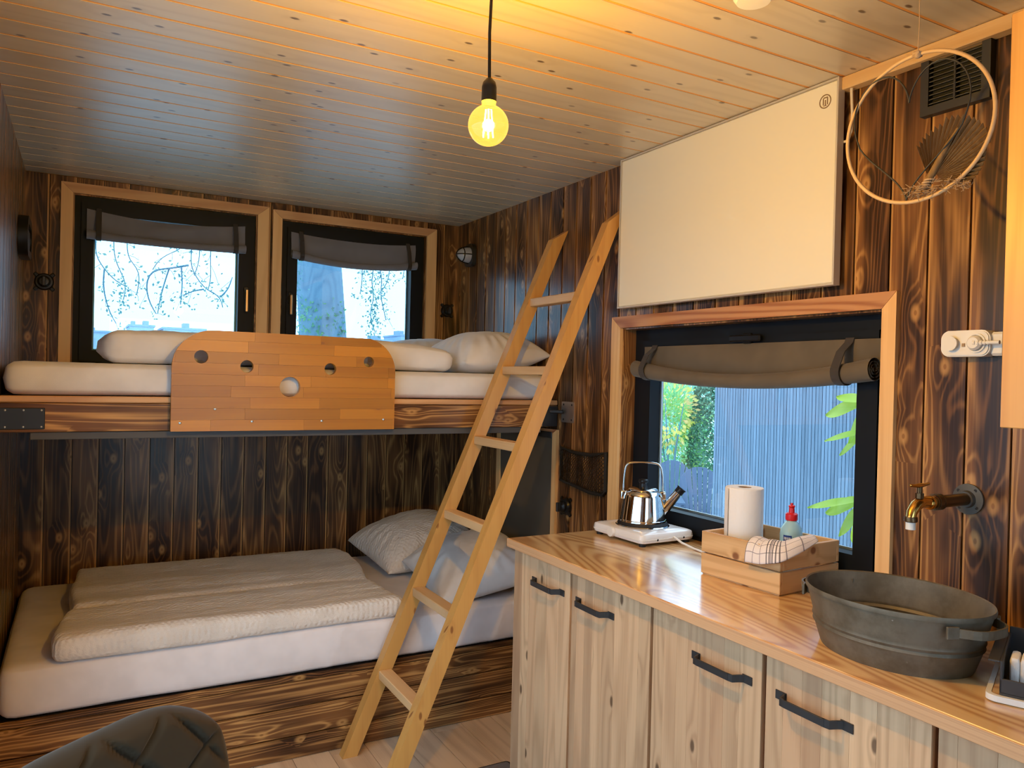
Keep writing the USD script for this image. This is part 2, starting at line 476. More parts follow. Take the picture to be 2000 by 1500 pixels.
M = dict(
    char_wall=charred("char_wall", 2),
    char_beam=charred("char_beam", 0, use_uv=False, burn_bias=0.08, gloss=0.33, coat=0.2, contrast=1.0, across=13.0, length=0.42, eye=0.06),
    char_base=charred("char_base", 0, use_uv=False, burn_bias=0.08, gloss=0.33, coat=0.2, contrast=0.9, across=14.0, length=0.40, eye=0.05),
    tongue=simple("tongue", (0.012, 0.006, 0.004), 0.6),
    raw_pine=simple("raw_pine", (0.74, 0.33, 0.075), 0.55),
    ceiling=wood("ceiling", 0, (0.47, 0.375, 0.25), (0.62, 0.52, 0.365), knot=(0.10, 0.06, 0.035), ring=0.35, fiber=0.12, knots=0.55, kscale=(10.0, 5.0), ksize=0.075, tint=0.05, rough=0.42, bump=0.03, coat=1.0, coat_r=0.36),
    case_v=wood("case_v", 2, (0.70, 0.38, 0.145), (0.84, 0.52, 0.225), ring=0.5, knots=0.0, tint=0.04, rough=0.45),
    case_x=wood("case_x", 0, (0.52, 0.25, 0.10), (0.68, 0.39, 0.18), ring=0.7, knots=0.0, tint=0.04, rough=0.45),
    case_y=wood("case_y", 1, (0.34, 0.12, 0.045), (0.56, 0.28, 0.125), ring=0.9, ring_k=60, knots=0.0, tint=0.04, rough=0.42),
    batten=wood("batten", 1, (0.58, 0.32, 0.12), (0.72, 0.47, 0.22), ring=0.5, knots=0.3, rough=0.5),
    ladder=wood("ladder", 2, (0.52, 0.235, 0.055), (0.66, 0.345, 0.092), knot=(0.26, 0.09, 0.02), ring=0.35, knots=0.5, kscale=(14, 6.0), ksize=0.11, rough=0.42, tint=0.03),
    rung=wood("rung", 1, (0.58, 0.32, 0.13), (0.74, 0.48, 0.24), ring=0.5, knots=0.08, rough=0.5, tint=0.08),
    cabinet=wood("cabinet", 2, (0.42, 0.25, 0.135), (0.71, 0.475, 0.28), knot=(0.11, 0.06, 0.03), ring=0.5, ring_k=60, knots=0.40, kscale=(10, 4.5), ksize=0.10, tint=0.15, alt=(0.43, 0.22, 0.115), rough=0.5),
    cabinet_edge=simple("cabinet_edge", (0.30, 0.13, 0.055), 0.6),
    worktop=wood("worktop", 1, (0.52, 0.255, 0.085), (0.82, 0.56, 0.275), ring=0.85, ring_k=110, fiber=0.12, across=4.2, length=0.8, knots=0.3, kscale=(4.0, 1.6), ksize=0.07, knot=(0.5, 0.22, 0.07), rough=0.25, bump=0.02, coat=1.0, coat_r=0.16, tint=0.0),
    ply=wood("ply", 1, (0.46, 0.245, 0.12), (0.60, 0.35, 0.18), ring=0.6, ring_k=20, across=110, length=0.6, knots=0.0, rough=0.5),
    beech=wood("beech", 0, (0.37, 0.125, 0.012), (0.52, 0.21, 0.02), knot=(0.32, 0.12, 0.03), ring=0.4, ring_k=26, knots=0.12, kscale=(14, 6.0), ksize=0.08, tint=0.20, rough=0.36, bump=0.04, coat=0.15),
    door_wood=wood("door_wood", 2, (0.62, 0.28, 0.065), (0.75, 0.40, 0.115), ring=0.45, ring_k=44, knots=0.10, rough=0.4, tint=0.0),
    crate_y=wood("crate_y", 1, (0.50, 0.27, 0.105), (0.72, 0.47, 0.23), knot=(0.22, 0.08, 0.03), ring=0.6, ring_k=60, knots=0.5, kscale=(9, 8.0), ksize=0.13, rough=0.5, tint=0.10),
    crate_x=wood("crate_x", 0, (0.50, 0.27, 0.105), (0.70, 0.45, 0.22), knot=(0.22, 0.08, 0.03), ring=0.6, ring_k=60, knots=0.4, kscale=(9, 8.0), ksize=0.13, rough=0.5, tint=0.10),
    floor=wood("floor", 1, (0.56, 0.38, 0.235), (0.80, 0.60, 0.41), knot=(0.3, 0.19, 0.11), ring=0.5, knots=0.25, kscale=(7, 3.0), ksize=0.08, rough=0.45, tint=0.07),
    fence=wood("fence", 2, (0.115, 0.175, 0.245), (0.185, 0.275, 0.375), knot=(0.2, 0.2, 0.2), ring=0.35, knots=0.0, tint=0.11, rough=0.85),
    black=simple("black_frame", (0.007, 0.009, 0.013), 0.5, specular_ior_level=0.2),
    black_metal=simple("black_metal", (0.022, 0.023, 0.026), 0.45),
    black_plastic=simple("black_plastic", (0.010, 0.010, 0.012), 0.3, specular_ior_level=0.3),
    louvre=simple("louvre", (0.05, 0.05, 0.05), 0.5),
    dark_rubber=simple("dark_rubber", (0.008, 0.008, 0.009), 0.6),
    grey_board=simple("grey_board", (0.085, 0.083, 0.085), 0.6),
    steel=simple("steel", (0.72, 0.72, 0.72), 0.08, 1.0),
    dull_steel=simple("dull_steel", (0.55, 0.53, 0.5), 0.4, 1.0),
    spacer=simple("spacer", (0.45, 0.47, 0.48), 0.4, 0.6),
    brass=simple("brass", (0.78, 0.47, 0.13), 0.2, 1.0),
    gold_handle=simple("gold_handle", (0.62, 0.42, 0.22), 0.3, 1.0),
    bronze=simple("bronze", (0.13, 0.075, 0.035), 0.35, 0.85),
    cast_grey=simple("cast_grey", (0.10, 0.095, 0.085), 0.5, 0.5),
    white_plastic=simple("white_plastic", (0.82, 0.80, 0.76), 0.35),
    white_enamel=simple("white_enamel", (0.83, 0.82, 0.82), 0.2, coat_weight=0.4),
    panel_white=simple("panel_white", (0.83, 0.79, 0.66), 0.5),
    alu=simple("alu", (0.58, 0.54, 0.49), 0.45, 0.2),
    emblem=simple("emblem", (0.25, 0.17, 0.10), 0.6),
    sheet=cloth("sheet", (0.82, 0.79, 0.77), 300, 0.08),
    sheet_low=cloth("sheet_low", (0.86, 0.80, 0.80), 300, 0.08),
    pillow=cloth("pillow", (0.84, 0.81, 0.79), 300, 0.10),
    duvet=cloth("duvet", (0.84, 0.76, 0.68), 260, 0.55, crinkle=1.0),
    blind=cloth("blind", (0.145, 0.117, 0.085), 900, 0.25, vary=0.08),
    blind_dark=cloth("blind_dark", (0.21, 0.21, 0.235), 900, 0.25),
    blind_taupe=cloth("blind_taupe", (0.115, 0.088, 0.060), 900, 0.2),
    strap=cloth("strap", (0.055, 0.048, 0.045), 700, 0.2),
    velvet=simple("velvet", (0.042, 0.031, 0.018), 0.85, sheen_weight=0.16, specular_ior_level=0.1),
    net=simple("net", (0.012, 0.010, 0.009), 0.8),
    paper=cloth("paper", (0.86, 0.83, 0.80), 120, 0.35, vary=0.01),
    cardboard=simple("cardboard", (0.38, 0.27, 0.18), 0.8),
    red=simple("red", (0.62, 0.008, 0.012), 0.3),
    label_blue=simple("label_blue", (0.015, 0.05, 0.25), 0.4),
    label_white=simple("label_white", (0.75, 0.80, 0.90), 0.4),
    liquid=simple("liquid", (0.50, 0.82, 0.93), 0.12, transmission_weight=0.35, ior=1.33),
    porcelain_glass=simple("lamp_glass", (0.42, 0.43, 0.45), 0.18, coat_weight=0.3),
    rattan=simple("rattan", (0.60, 0.40, 0.21), 0.5),
    palm=wood("palm", 2, (0.10, 0.055, 0.02), (0.23, 0.135, 0.05), ring=0.4, knots=0.0, across=30, length=4, rough=0.7),
    grey_plastic=simple("grey_plastic", (0.045, 0.045, 0.048), 0.4),
    dried=simple("dried", (0.36, 0.24, 0.14), 0.8),
    twine=simple("twine", (0.48, 0.33, 0.20), 0.8),
    white_cable=simple("white_cable", (0.72, 0.64, 0.54), 0.5),
    rug=cloth("rug", (0.16, 0.135, 0.125), 200, 0.8),
    sponge=cloth("sponge", (0.86, 0.83, 0.81), 180, 0.3),
    roof=simple("roof", (0.05, 0.05, 0.05), 0.8),
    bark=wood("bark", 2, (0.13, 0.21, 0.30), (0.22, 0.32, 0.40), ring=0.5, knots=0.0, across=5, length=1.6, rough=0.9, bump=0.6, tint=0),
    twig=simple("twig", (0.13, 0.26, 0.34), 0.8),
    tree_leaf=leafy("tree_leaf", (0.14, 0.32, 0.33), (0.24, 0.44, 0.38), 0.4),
    ivy=leafy("ivy", (0.16, 0.42, 0.20), (0.35, 0.60, 0.30), 0.4),
    shrub_leaf=leafy("shrub_leaf", (0.24, 0.62, 0.30), (0.62, 0.85, 0.36), 0.45, 2.0),
    shrub_blue=leafy("shrub_blue", (0.26, 0.60, 0.52), (0.46, 0.80, 0.66), 0.45, 2.0),
    shrub_gold=leafy("shrub_gold", (0.75, 0.80, 0.16), (0.85, 0.62, 0.28), 0.45, 3.0),
    conifer=leafy("conifer", (0.05, 0.17, 0.11), (0.14, 0.32, 0.22), 0.25, 3.0),
    chestnut=leafy("chestnut", (0.50, 0.66, 0.04), (0.64, 0.80, 0.14), 0.6, 4.0),
    lawn=leafy("lawn", (0.48, 0.48, 0.46), (0.60, 0.60, 0.58), 0.0, 1.5),
    fence_gap=simple("fence_gap", (0.05, 0.075, 0.11), 0.9),
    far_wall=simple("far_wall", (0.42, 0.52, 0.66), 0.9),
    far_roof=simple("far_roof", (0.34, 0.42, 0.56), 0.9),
    chair_blue=simple("garden_chair", (0.075, 0.12, 0.20), 0.5),
    pane=glass_pane("pane"),
    pane_solar=glass_pane("pane_solar", (0.64, 0.79, 0.85)),
)
gg = G()
_t = gg.n("transparent_bsdf", color=(1.0, 0.86, 0.50))
_g = gg.n("glossy_bsdf", color=(1, 1, 1), roughness=0.02)
_f = gg.n("layer_weight", blend=0.5)
_m = gg.n("mix_closure", fac=gg.m("multiply_add", gg.m("power", _f + ".facing", 5.0), 0.8, 0.04), closure1=_t + ".BSDF", closure2=_g + ".BSDF")
_e = gg.n("emission", color=(1.0, 0.60, 0.10), strength=0.62)
_a = gg.n("add_closure", closure1=_m + ".closure", closure2=_e + ".emission")
M["bulb_glass"] = gg.done("bulb_glass", _a + ".closure")
gg = G()
_e = gg.n("emission", color=(1.0, 0.72, 0.32), strength=12.0)
M["filament"] = gg.done("filament", _e + ".emission")
# checked tea towel
gg = G()
_u = gg.n("separate_xyz", vector=gg.n("uvmap", attribute="st") + ".UV")
_l1 = gg.m("less_than", gg.m("fraction", gg.m("multiply", _u + ".x", 6.0)), 0.07)
_l2 = gg.m("less_than", gg.m("fraction", gg.m("multiply", _u + ".y", 5.0)), 0.07)
_in = gg.m("multiply", gg.m("greater_than", _u + ".x", 0.42), gg.m("less_than", _u + ".x", 0.62))
_l3 = gg.m("multiply", _in, gg.m("less_than", gg.m("fraction", gg.m("multiply", _u + ".x", 25.0)), 0.36))
_c = gg.mix(gg.m("multiply", gg.m("maximum", _l1, _l2), 0.75), (0.82, 0.76, 0.75), (0.10, 0.09, 0.13))
_c = gg.mix(gg.m("multiply", _l3, 0.85), _c, (0.05, 0.045, 0.06))
_p = gg.n("principled_bsdf", base_color=_c, roughness=0.9)
M["towel"] = gg.done("towel", _p + ".BSDF")
# worn zinc
gg = G()
_tc = gg.n("texture_coordinate")
_n = gg.n("noise_texture", vector=_tc + ".object", scale=14.0, detail=5.0, roughness=0.65)
_v = gg.n("voronoi_texture", vector=_tc + ".object", scale=38.0)
_s = gg.rng(_v + ".distance", 0.04, 0.10, 1.0, 0.0)
_hs = gg.rng(gg.n("separate_color", color=_v + ".color") + ".r", 0.90, 0.92)
_c = gg.mix(gg.rng(_n + ".fac", 0.3, 0.7), (0.105, 0.085, 0.055), (0.185, 0.16, 0.12))
_c = gg.mix(gg.m("multiply", gg.m("multiply", _s, _hs), 0.6), _c, (0.6, 0.58, 0.55))
_p = gg.n("principled_bsdf", base_color=_c, metallic=0.35, roughness=gg.rng(_n + ".fac", 0.3, 0.7, 0.48, 0.62))
M["zinc"] = gg.done("zinc", _p + ".BSDF")


# ------------------------------------------------------------------ room shell
def boards(parent, F, u0, u1, v0, v1, holes, mat, pitch=0.108, gap=0.009, thick=0.005, start=None, name="board", nudge=0.0, tongue=0.0):
    hole = unary_union(holes) if holes else None
    u = start if start is not None else u0
    while u < u1 - 0.002:
        a, b = max(u + gap / 2, u0), min(u + pitch - gap / 2, u1)
        if b - a > 0.004:
            p = sg.box(a, v0, b, v1)
            if hole is not None:
                p = p.difference(hole)
            dz = nudge * (random.random() - 0.5)
            m = extr(p, dz, thick)
            if m is not None:
                uv = np.stack([(np.array(m.vertices)[:, 0] - a) / (b - a), np.array(m.vertices)[:, 1]], 1)
                if tongue:
                    tp_ = sg.box(b, v0, min(b + tongue, u1), v1)
                    if hole is not None:
                        tp_ = tp_.difference(hole)
                    m2 = extr(tp_, 0.0034, 0.0085) if tp_.area > 1e-6 else None
                    if m2 is not None:
                        uv = np.vstack([uv, np.full((len(m2.vertices), 2), 2.0)])
                        m = cat([m, m2])
                obj(name, tf(m, F), mat, parent, uv=uv)
        u += pitch


def wall(name, F, u0, u1, v0, v1, holes, bu0, bu1, start, thick=0.12):
    p = sg.box(u0, v0, u1, v1)
    if holes:
        p = p.difference(unary_union(holes))
    s = struct(name, extr(p, 0.009, thick, F), M["tongue"])
    boards(s, F, bu0, bu1, 0.0, ZT, holes, M["char_wall"], start=start, nudge=0.0012, gap=0.0105, thick=0.008, tongue=0.0072)
    return s


H1, H2 = sg.box(-0.051, 1.47, 0.760, 2.267), sg.box(0.882, 1.47, 1.684, 2.262)       # back windows
H3, H4 = sg.box(1.325, 0.875, 2.474, 1.682), sg.box(2.962, 0.60, 3.46, 1.225)        # kitchen window, window in the lower bunk
HD, HF = sg.box(0.30, 0.02, 2.40, 2.12), sg.box(0.15, 0.02, 1.60, 2.12)              # glazed doors in the left and front walls
wall("wall_back", F_BACK, XL - 0.12, XR + 0.12, -0.1, ZT + 0.1, [H1, H2], XL, XR, XL - 0.018)
wall("wall_right", F_RIGHT, YF, YB, -0.1, ZT + 0.1, [H3, H4], YF, YB, 0.7835 - 18 * 0.1085)
wall("wall_left", F_LEFT, YF, YB, -0.1, ZT + 0.1, [HD], YF, YB, YF)
wall("wall_front", F_FRONT, XL - 0.12, XR + 0.12, -0.1, ZT + 0.1, [HF], XL, XR, XL)
ceil = struct("ceiling", extr(sg.box(YF - 0.1, XL - 0.1, YB + 0.1, XR + 0.1), 0.0017, 0.09, F_CEIL), M["raw_pine"])
boards(ceil, F_CEIL, YF, YB, XL, XR, [], M["ceiling"], pitch=0.1085, gap=0.0095, thick=0.0017, start=2.2085 - 31 * 0.1085, nudge=0.0006)
fl = struct("floor", extr(sg.box(XL - 0.1, YF - 0.1, XR + 0.1, YB + 0.1), 0.004, 0.09, F_FLOOR), M["cabinet_edge"])
k = 0
x = XL - 0.03
while x < 1.75:
    y = YF - 0.37 * (k % 3)
    while y < 3.0:
        p = sg.box(max(x + 0.001, XL), max(y + 0.001, YF), x + 0.1405, min(y + 1.199, 3.02))
        if p.area > 1e-4 and p.bounds[2] > p.bounds[0] and p.bounds[3] > p.bounds[1] and y + 1.2 > YF:
            obj("plank", extr(p, 0.0, 0.004, F_FLOOR), M["floor"], fl)
        y += 1.2
    x += 0.1415
    k += 1


# ------------------------------------------------------------------ windows and glazed doors
def window(name, F, hole, rev, fw, label, case=0.05, case_w=None, bottom_case=False, mats=("case_v", "case_x"), reveal="char_wall", handle=None, sash=0.055, casing=True, glass="pane"):
    u0, v0, u1, v1 = hole.bounds
    w = struct(name, label=label)
    if casing:
        L, Rr, T, B = case_w or (case, case, case, case)
        o = 0.0
        v0c = v0 - (B if bottom_case else 0)
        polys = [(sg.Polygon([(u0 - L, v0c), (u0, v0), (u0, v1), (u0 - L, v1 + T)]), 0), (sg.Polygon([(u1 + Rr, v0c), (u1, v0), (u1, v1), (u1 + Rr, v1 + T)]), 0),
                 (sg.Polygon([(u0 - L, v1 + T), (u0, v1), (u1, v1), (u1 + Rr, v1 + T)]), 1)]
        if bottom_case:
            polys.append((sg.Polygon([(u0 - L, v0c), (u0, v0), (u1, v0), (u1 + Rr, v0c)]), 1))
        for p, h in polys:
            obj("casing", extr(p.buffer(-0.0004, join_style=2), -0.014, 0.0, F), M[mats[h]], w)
    obj("reveal", extr(frame_poly(u0, u1, v0, v1, 0.006), 0.0, rev, F), M[reveal], w)
    obj("frame", extr(frame_poly(u0 + 0.001, u1 - 0.001, v0 + 0.001, v1 - 0.001, fw), rev, rev + 0.07, F), M["black"], w)
    a, b, c, d = u0 + fw - 0.012, u1 - fw + 0.012, v0 + fw - 0.012, v1 - fw + 0.012
    obj("sash", cat([extr(frame_poly(a, b, c, d, sash), rev - 0.013, rev, F), extr(frame_poly(a + 0.013, b - 0.013, c + 0.013, d - 0.013, sash - 0.013), rev, rev + 0.055, F)]), M["black"], w)
    g0, g1, g2, g3 = a + sash, b - sash, c + sash, d - sash
    obj("spacer", extr(frame_poly(g0 - 0.004, g1 + 0.004, g2 - 0.004, g3 + 0.004, 0.011), rev + 0.040, rev + 0.048, F), M["spacer"], w)
    obj("pane", extr(sg.box(g0 - 0.006, g2 - 0.006, g1 + 0.006, g3 + 0.006), rev + 0.034, rev + 0.038, F), M[glass], w)
    if handle:
        hu, hv0, hv1 = handle
        hd = cat([tf(cbox(hu - 0.011, hu + 0.011, hv1 - 0.06, hv1, rev - 0.022, rev - 0.0135), F)])
        h = obj("handle", hd, M["black_plastic"], w)
        obj("lever", tf(cbox(hu - 0.007, hu + 0.007, hv0, hv1 - 0.015, rev - 0.05, rev - 0.04, 0.003), F), M["gold_handle"], w, label="thin brass coloured lever of the window handle")
        obj("spindle", tf(rod((hu, hv1 - 0.025, rev - 0.045), (hu, hv1 - 0.025, rev - 0.02), 0.005), F), M["black_plastic"], w)
    return w


window("window_1", F_BACK, H1, 0.020, 0.045, "left window over the upper bunk, bare twigs outside", case_w=(0.049, 0.056, 0.046, 0.05), handle=(0.712, 1.772, 1.90), sash=0.052, glass="pane_solar")
window("window_2", F_BACK, H2, 0.020, 0.045, "right window over the upper bunk, tree trunk outside", case_w=(0.047, 0.059, 0.043, 0.05), handle=(0.932, 1.772, 1.89), sash=0.052, glass="pane_solar")
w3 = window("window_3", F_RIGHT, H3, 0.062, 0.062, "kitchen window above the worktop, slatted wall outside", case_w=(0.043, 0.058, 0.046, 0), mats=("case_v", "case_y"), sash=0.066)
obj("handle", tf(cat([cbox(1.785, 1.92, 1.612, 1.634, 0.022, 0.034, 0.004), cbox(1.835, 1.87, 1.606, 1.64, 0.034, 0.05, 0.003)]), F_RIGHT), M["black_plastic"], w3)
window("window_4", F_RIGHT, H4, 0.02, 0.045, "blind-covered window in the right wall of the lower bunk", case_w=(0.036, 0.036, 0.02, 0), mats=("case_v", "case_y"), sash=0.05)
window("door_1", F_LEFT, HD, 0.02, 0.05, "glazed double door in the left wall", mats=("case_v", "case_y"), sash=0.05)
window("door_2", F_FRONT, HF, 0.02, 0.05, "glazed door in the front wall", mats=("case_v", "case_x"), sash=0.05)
# batten along the top of the right wall
bt = struct("trim_1", cbox(1.845, XR - 0.001, -0.6, 1.462, 2.303, ZT - 0.001, 0.002), M["batten"], label="pale batten under the ceiling along the right wall")
obj("screw_head", tf(trimesh.creation.cylinder(0.004, 0.003, sections=12), trimesh.transformations.translation_matrix((1.8445, 1.215, 2.322)) @ rot(Y, 90)), M["black_metal"], bt)
struct("trim_2", extr(sg.box(XL - 0.3, YF - 0.3, XR + 0.3, YB + 0.3), ZT + 0.1, ZT + 0.16), M["roof"], label="roof slab")


# ------------------------------------------------------------------ roll-up blinds
def blind(label, F, u0, u1, vtop, vroll, sag, r, w0, mat="blind", straps=(0.07, 0.93), strap_w=0.022, seed=1, turns=3.6, sagtop=0.0, pinch=0.0):
    b = thing("roller_blind", label, "window blind", group="rolled-up fabric blinds")
    nu = 41
    rows = []
    for i in range(nu):
        t = i / (nu - 1)
        s = (1 - (2 * t - 1) ** 2)
        edge = abs(2 * t - 1)
        u = u0 + (u1 - u0) * t
        vt = vtop - sagtop * s
        rr = r * (1.0 - 0.25 * s)
        vc = vroll - sag * s + rr
        col = []
        for k in range(9):
            q = k / 8
            bulge = 0.010 * math.sin(q * math.pi) * (0.3 + s) + 0.004 * math.sin(9 * t + 5 * q + seed)
            col.append((u, vt + (vc - vt) * q, w0 - bulge))
        n = 60
        for k in range(1, n + 1):
            a = k / n * turns * 2 * math.pi
            rad = rr * (1 - 0.86 * k / n)
            col.append((u, vc - math.sin(a) * rad, w0 - rr + math.cos(a) * rad))
        rows.append(col)
    P = np.array(rows)
    P[..., 2] += 0.006 * (meshkit.fbm(P * 9 + seed, 3) - 0.5)
    obj("fabric", tf(grid(P), F), M[mat], b, smooth=60)
    for t in straps:
        s = (1 - (2 * t - 1) ** 2)
        u = u0 + (u1 - u0) * t
        rr = r * (1.0 - 0.25 * s) + 0.004
        vc = vroll - sag * s + rr
        pts = [(u, vtop + 0.004, w0 - 0.006), (u, vtop - 0.01, w0 - 0.012), (u, (vtop + vc) / 2 + 0.01, w0 - rr * 1.25)]
        for a in np.linspace(0.35, 1.08, 14) * math.pi * 2:
            pts.append((u, vc - math.sin(a - math.pi) * rr * -1 * -1, w0 - rr + 0.004 + math.cos(a) * rr)) if False else None
        for a in np.linspace(165, 360, 14):
            pts.append((u, vc + rr * math.sin(math.radians(a)), w0 - rr + 0.003 + rr * math.cos(math.radians(a))))
        pts.append((u, vtop - 0.01, w0 + 0.006))
        obj("strap", tf(ribbon(pts, (1, 0, 0), strap_w, 0.003), F), M["strap"], b)
    return b


blind("grey rolled-up fabric blind in the left bunk window, nearly level", F_BACK, 0.004, 0.702, 2.203, 2.060, 0.004, 0.024, -0.002, seed=1, sagtop=0.028, mat="blind_dark")
blind("grey rolled-up fabric blind in the right bunk window, sagging deepest", F_BACK, 0.931, 1.618, 2.203, 2.062, 0.026, 0.024, -0.002, seed=4, sagtop=0.020, mat="blind_dark")
blind("olive-brown rolled-up fabric blind hanging in the kitchen window", F_RIGHT, 1.352, 2.388, 1.607, 1.487, 0.032, 0.036, 0.040, seed=7, straps=(0.10, 0.93), strap_w=0.028)
# flat blind drawn over the window in the lower bunk
b = thing("drawn_blind", "dark taupe blind drawn flat over the lower bunk's side window", "window blind")
P = np.array([[(XR - 0.006 - 0.004 * math.sin(5 * v + 3 * u), 2.966 + 0.50 * u, 0.60 + 0.607 * v) for v in np.linspace(0, 1, 12)] for u in np.linspace(0, 1, 12)])
obj("fabric", cat([grid(P), grid(P + np.array([0.003, 0, 0]))]), M["blind_taupe"], b, smooth=True)
obj("rail", cbox(XR - 0.018, XR - 0.001, 2.964, 3.47, 1.204, 1.232), M["black_metal"], b)

# ------------------------------------------------------------------ upper bunk
yf = 2.944
ub = thing("upper_bunk", "upper bunk of scorched wood spanning the room below the windows", "bunk bed", (0, yf, 1.258))
sh = lambda m: tf(m, trimesh.transformations.translation_matrix((0, -yf, -1.258)))
obj("front_beam", sh(cbox(XL + 0.002, 1.878, yf, yf + 0.05, 1.258, 1.355, 0.003)), M["char_beam"], ub)
obj("top_lath", sh(cbox(XL + 0.002, 1.878, yf - 0.004, yf + 0.05, 1.3555, 1.3765, 0.003)), M["case_x"], ub, label="paler singed lath along the top of the beam")
obj("base_board", sh(cbox(XL + 0.004, 1.874, yf + 0.052, YB - 0.004, 1.345, 1.3765, 0.002)), M["grey_board"], ub)
obj("under_board", sh(cbox(XL + 0.09, 1.80, yf + 0.010, YB - 0.01, 1.232, 1.2575, 0.002)), M["grey_board"], ub, label="grey board under the bunk")
hp = obj("hinge_plate", sh(cbox(XL + 0.006, -0.105, yf - 0.006, yf, 1.268, 1.338, 0.002)), M["black_metal"], ub, label="black steel plate at the left end of the beam")
for hx in (-0.215, -0.165, -0.115):
    for hz in (1.276, 1.330):
        obj("screw", sh(tf(trimesh.creation.icosphere(1, 0.0035), mat4((hx, yf - 0.0065, hz), X, Y * 0.5, Z))), M["dull_steel"], hp)
obj("end_cap", sh(cbox(1.80, 1.878, yf - 0.004, yf - 0.0002, 1.259, 1.350, 0.001)), M["black_metal"], ub)
br = thing("hinge_bracket", "small steel bracket with a bolt holding the upper bunk at the right wall", "bracket", (XR, 2.85, 1.328))
obj("plate", tf(extr(rrect(-0.042, 0.052, -0.046, 0.046, 0.006), -0.006, -0.001), mat4((0, 0, 0), Y, Z, X)), M["dull_steel"], br)
obj("bolt", rod((-0.05, 0.075, 0.0), (-0.012, 0.03, 0.0), 0.008), M["black_metal"], br)
for a, c in ((-0.03, -0.033), (-0.03, 0.033), (0.035, -0.033), (0.035, 0.033)):
    obj("screw", tf(trimesh.creation.icosphere(1, 0.005), mat4((-0.0062, a, c), X * 0.4, Y, Z)), M["black_metal"], br)

# guard board of glued staves
gb = thing("guard_board", "orange beech guard board with five round holes on the upper bunk", "bed guard", (0.27, yf - 0.0045, 1.257))
out = sg.Polygon([(0.270, 1.257), (1.090, 1.257), (1.090, 1.612), (0.270, 1.618)])
out = out.intersection(rrect(0.270, 1.090, 0.90, 1.616, 0.135, 14))
for cx, cz, r_ in ((0.365, 1.521, 0.0235), (0.521, 1.491, 0.0230), (0.828, 1.490, 0.0225), (0.980, 1.522, 0.0205), (0.677, 1.419, 0.0378)):
    out = out.difference(sg.Point(cx, cz).buffer(r_, quad_segs=12))
rz = random.Random(5)
v, row = 1.257, 0
while v < 1.62:
    hgt = 0.0405
    u = 0.27 - rz.uniform(0.05, 0.28)
    while u < 1.09:
        L = rz.uniform(0.22, 0.36)
        p = sg.box(u + 0.0002, v + 0.0002, u + L - 0.0002, v + hgt - 0.0002).intersection(out)
        m = extr(p, 0, 0.024, mat4((-0.27, -0.024, -1.257), X, Z, Y)) if p.area > 1e-6 else None
        if m is not None:
            obj("stave", m, M["beech"], gb)
        u += L
    v += hgt
for cx, cz in ((0.415, 1.336), (0.300, 1.287), (0.543, 1.291), (0.799, 1.292), (1.045, 1.296)):
    obj("screw", tf(trimesh.creation.icosphere(2, 0.0052), mat4((cx - 0.27, -0.0245, cz - 1.257), X, Y * 0.4, Z)), M["steel"] if cz != 1.2965 else M["dull_steel"], gb)

mt = rbox((XL + 0.010, yf + 0.010, 1.3775), (1.866, YB - 0.02, 1.489), 0.045, 0.028)
puff(mt, 0.006, (3, 3, 8), 2)
mt.vertices[:, 2] = np.maximum(mt.vertices[:, 2], 1.3772)
tag(obj("mattress", mt, M["sheet"], smooth=True), "mattress in a taut white fitted sheet on the upper bunk", "mattress")

du = rbox((0.055, 3.00, 1.4895), (1.40, 3.27, 1.612), 0.058, 0.022)
p = du.vertices.copy()
t = (p[:, 0] - 0.055) / 1.345
p[:, 2] = 1.4895 + (p[:, 2] - 1.4895) * (1.0 - 0.20 * np.clip((t - 0.72) / 0.28, 0, 1) ** 1.5)
lo = np.clip((0.10 - t) / 0.10, 0, 1)
p[:, 0] -= 0.02 * lo * np.cos((p[:, 2] - 1.545) * 40) * np.cos((p[:, 1] - 3.13) * 16)
du.vertices = p
puff(du, 0.020, (5, 11, 16), 5)
puff(du, 0.008, (24, 20, 30), 6)
du.vertices[:, 2] = np.maximum(du.vertices[:, 2], 1.4915)
tag(obj("rolled_duvet", du, M["pillow"], smooth=True), "long white rolled duvet lying behind the beech guard board", "duvet")


def pillow(sx, sy, H, seed, n=56, wr=0.012, flat=0.35):
    t = np.linspace(-1, 1, n)
    u, v = np.meshgrid(np.sign(t) * np.abs(t) ** 0.9, np.sign(t) * np.abs(t) ** 0.9, indexing="ij")
    h = (np.clip(1 - np.abs(u) ** 2.6, 0, 1) * np.clip(1 - np.abs(v) ** 2.6, 0, 1)) ** 0.55
    px = sx / 2 * u * (1 - 0.055 * (1 - v ** 2))
    py = sy / 2 * v * (1 - 0.055 * (1 - u ** 2))
    q = np.stack([px * 9, py * 9, np.full_like(px, seed * 3.1)], -1)
    w = (meshkit.fbm(q, 4, seed) - 0.5) * wr * 2
    rad = np.arctan2(v, u)
    edge = np.clip((np.maximum(np.abs(u), np.abs(v)) - 0.55) / 0.45, 0, 1)
    w = w + 0.004 * np.sin(rad * 22 + 3 * meshkit.fbm(q, 2, seed + 3)) * edge * (1 - edge) * 4
    top = np.stack([px, py, H * (1 - flat) * h + w * (h > 0.02)], -1)
    bot = np.stack([px, py, -H * flat * h], -1)
    gt, gb_ = grid(top), grid(bot)
    gb_.invert()
    m = cat([gt, gb_])
    m.merge_vertices()
    m.fix_normals()
    return m


def place(m, loc, rx=0, ry=0, rz=0):
    return tf(m, trimesh.transformations.translation_matrix(loc) @ rot(Z, rz) @ rot(Y, ry) @ rot(X, rx))


def settle(m, z, soft=0.0):
    p = m.vertices.copy()
    p[:, 2] = np.maximum(p[:, 2], z)
    m.vertices = p
    return m


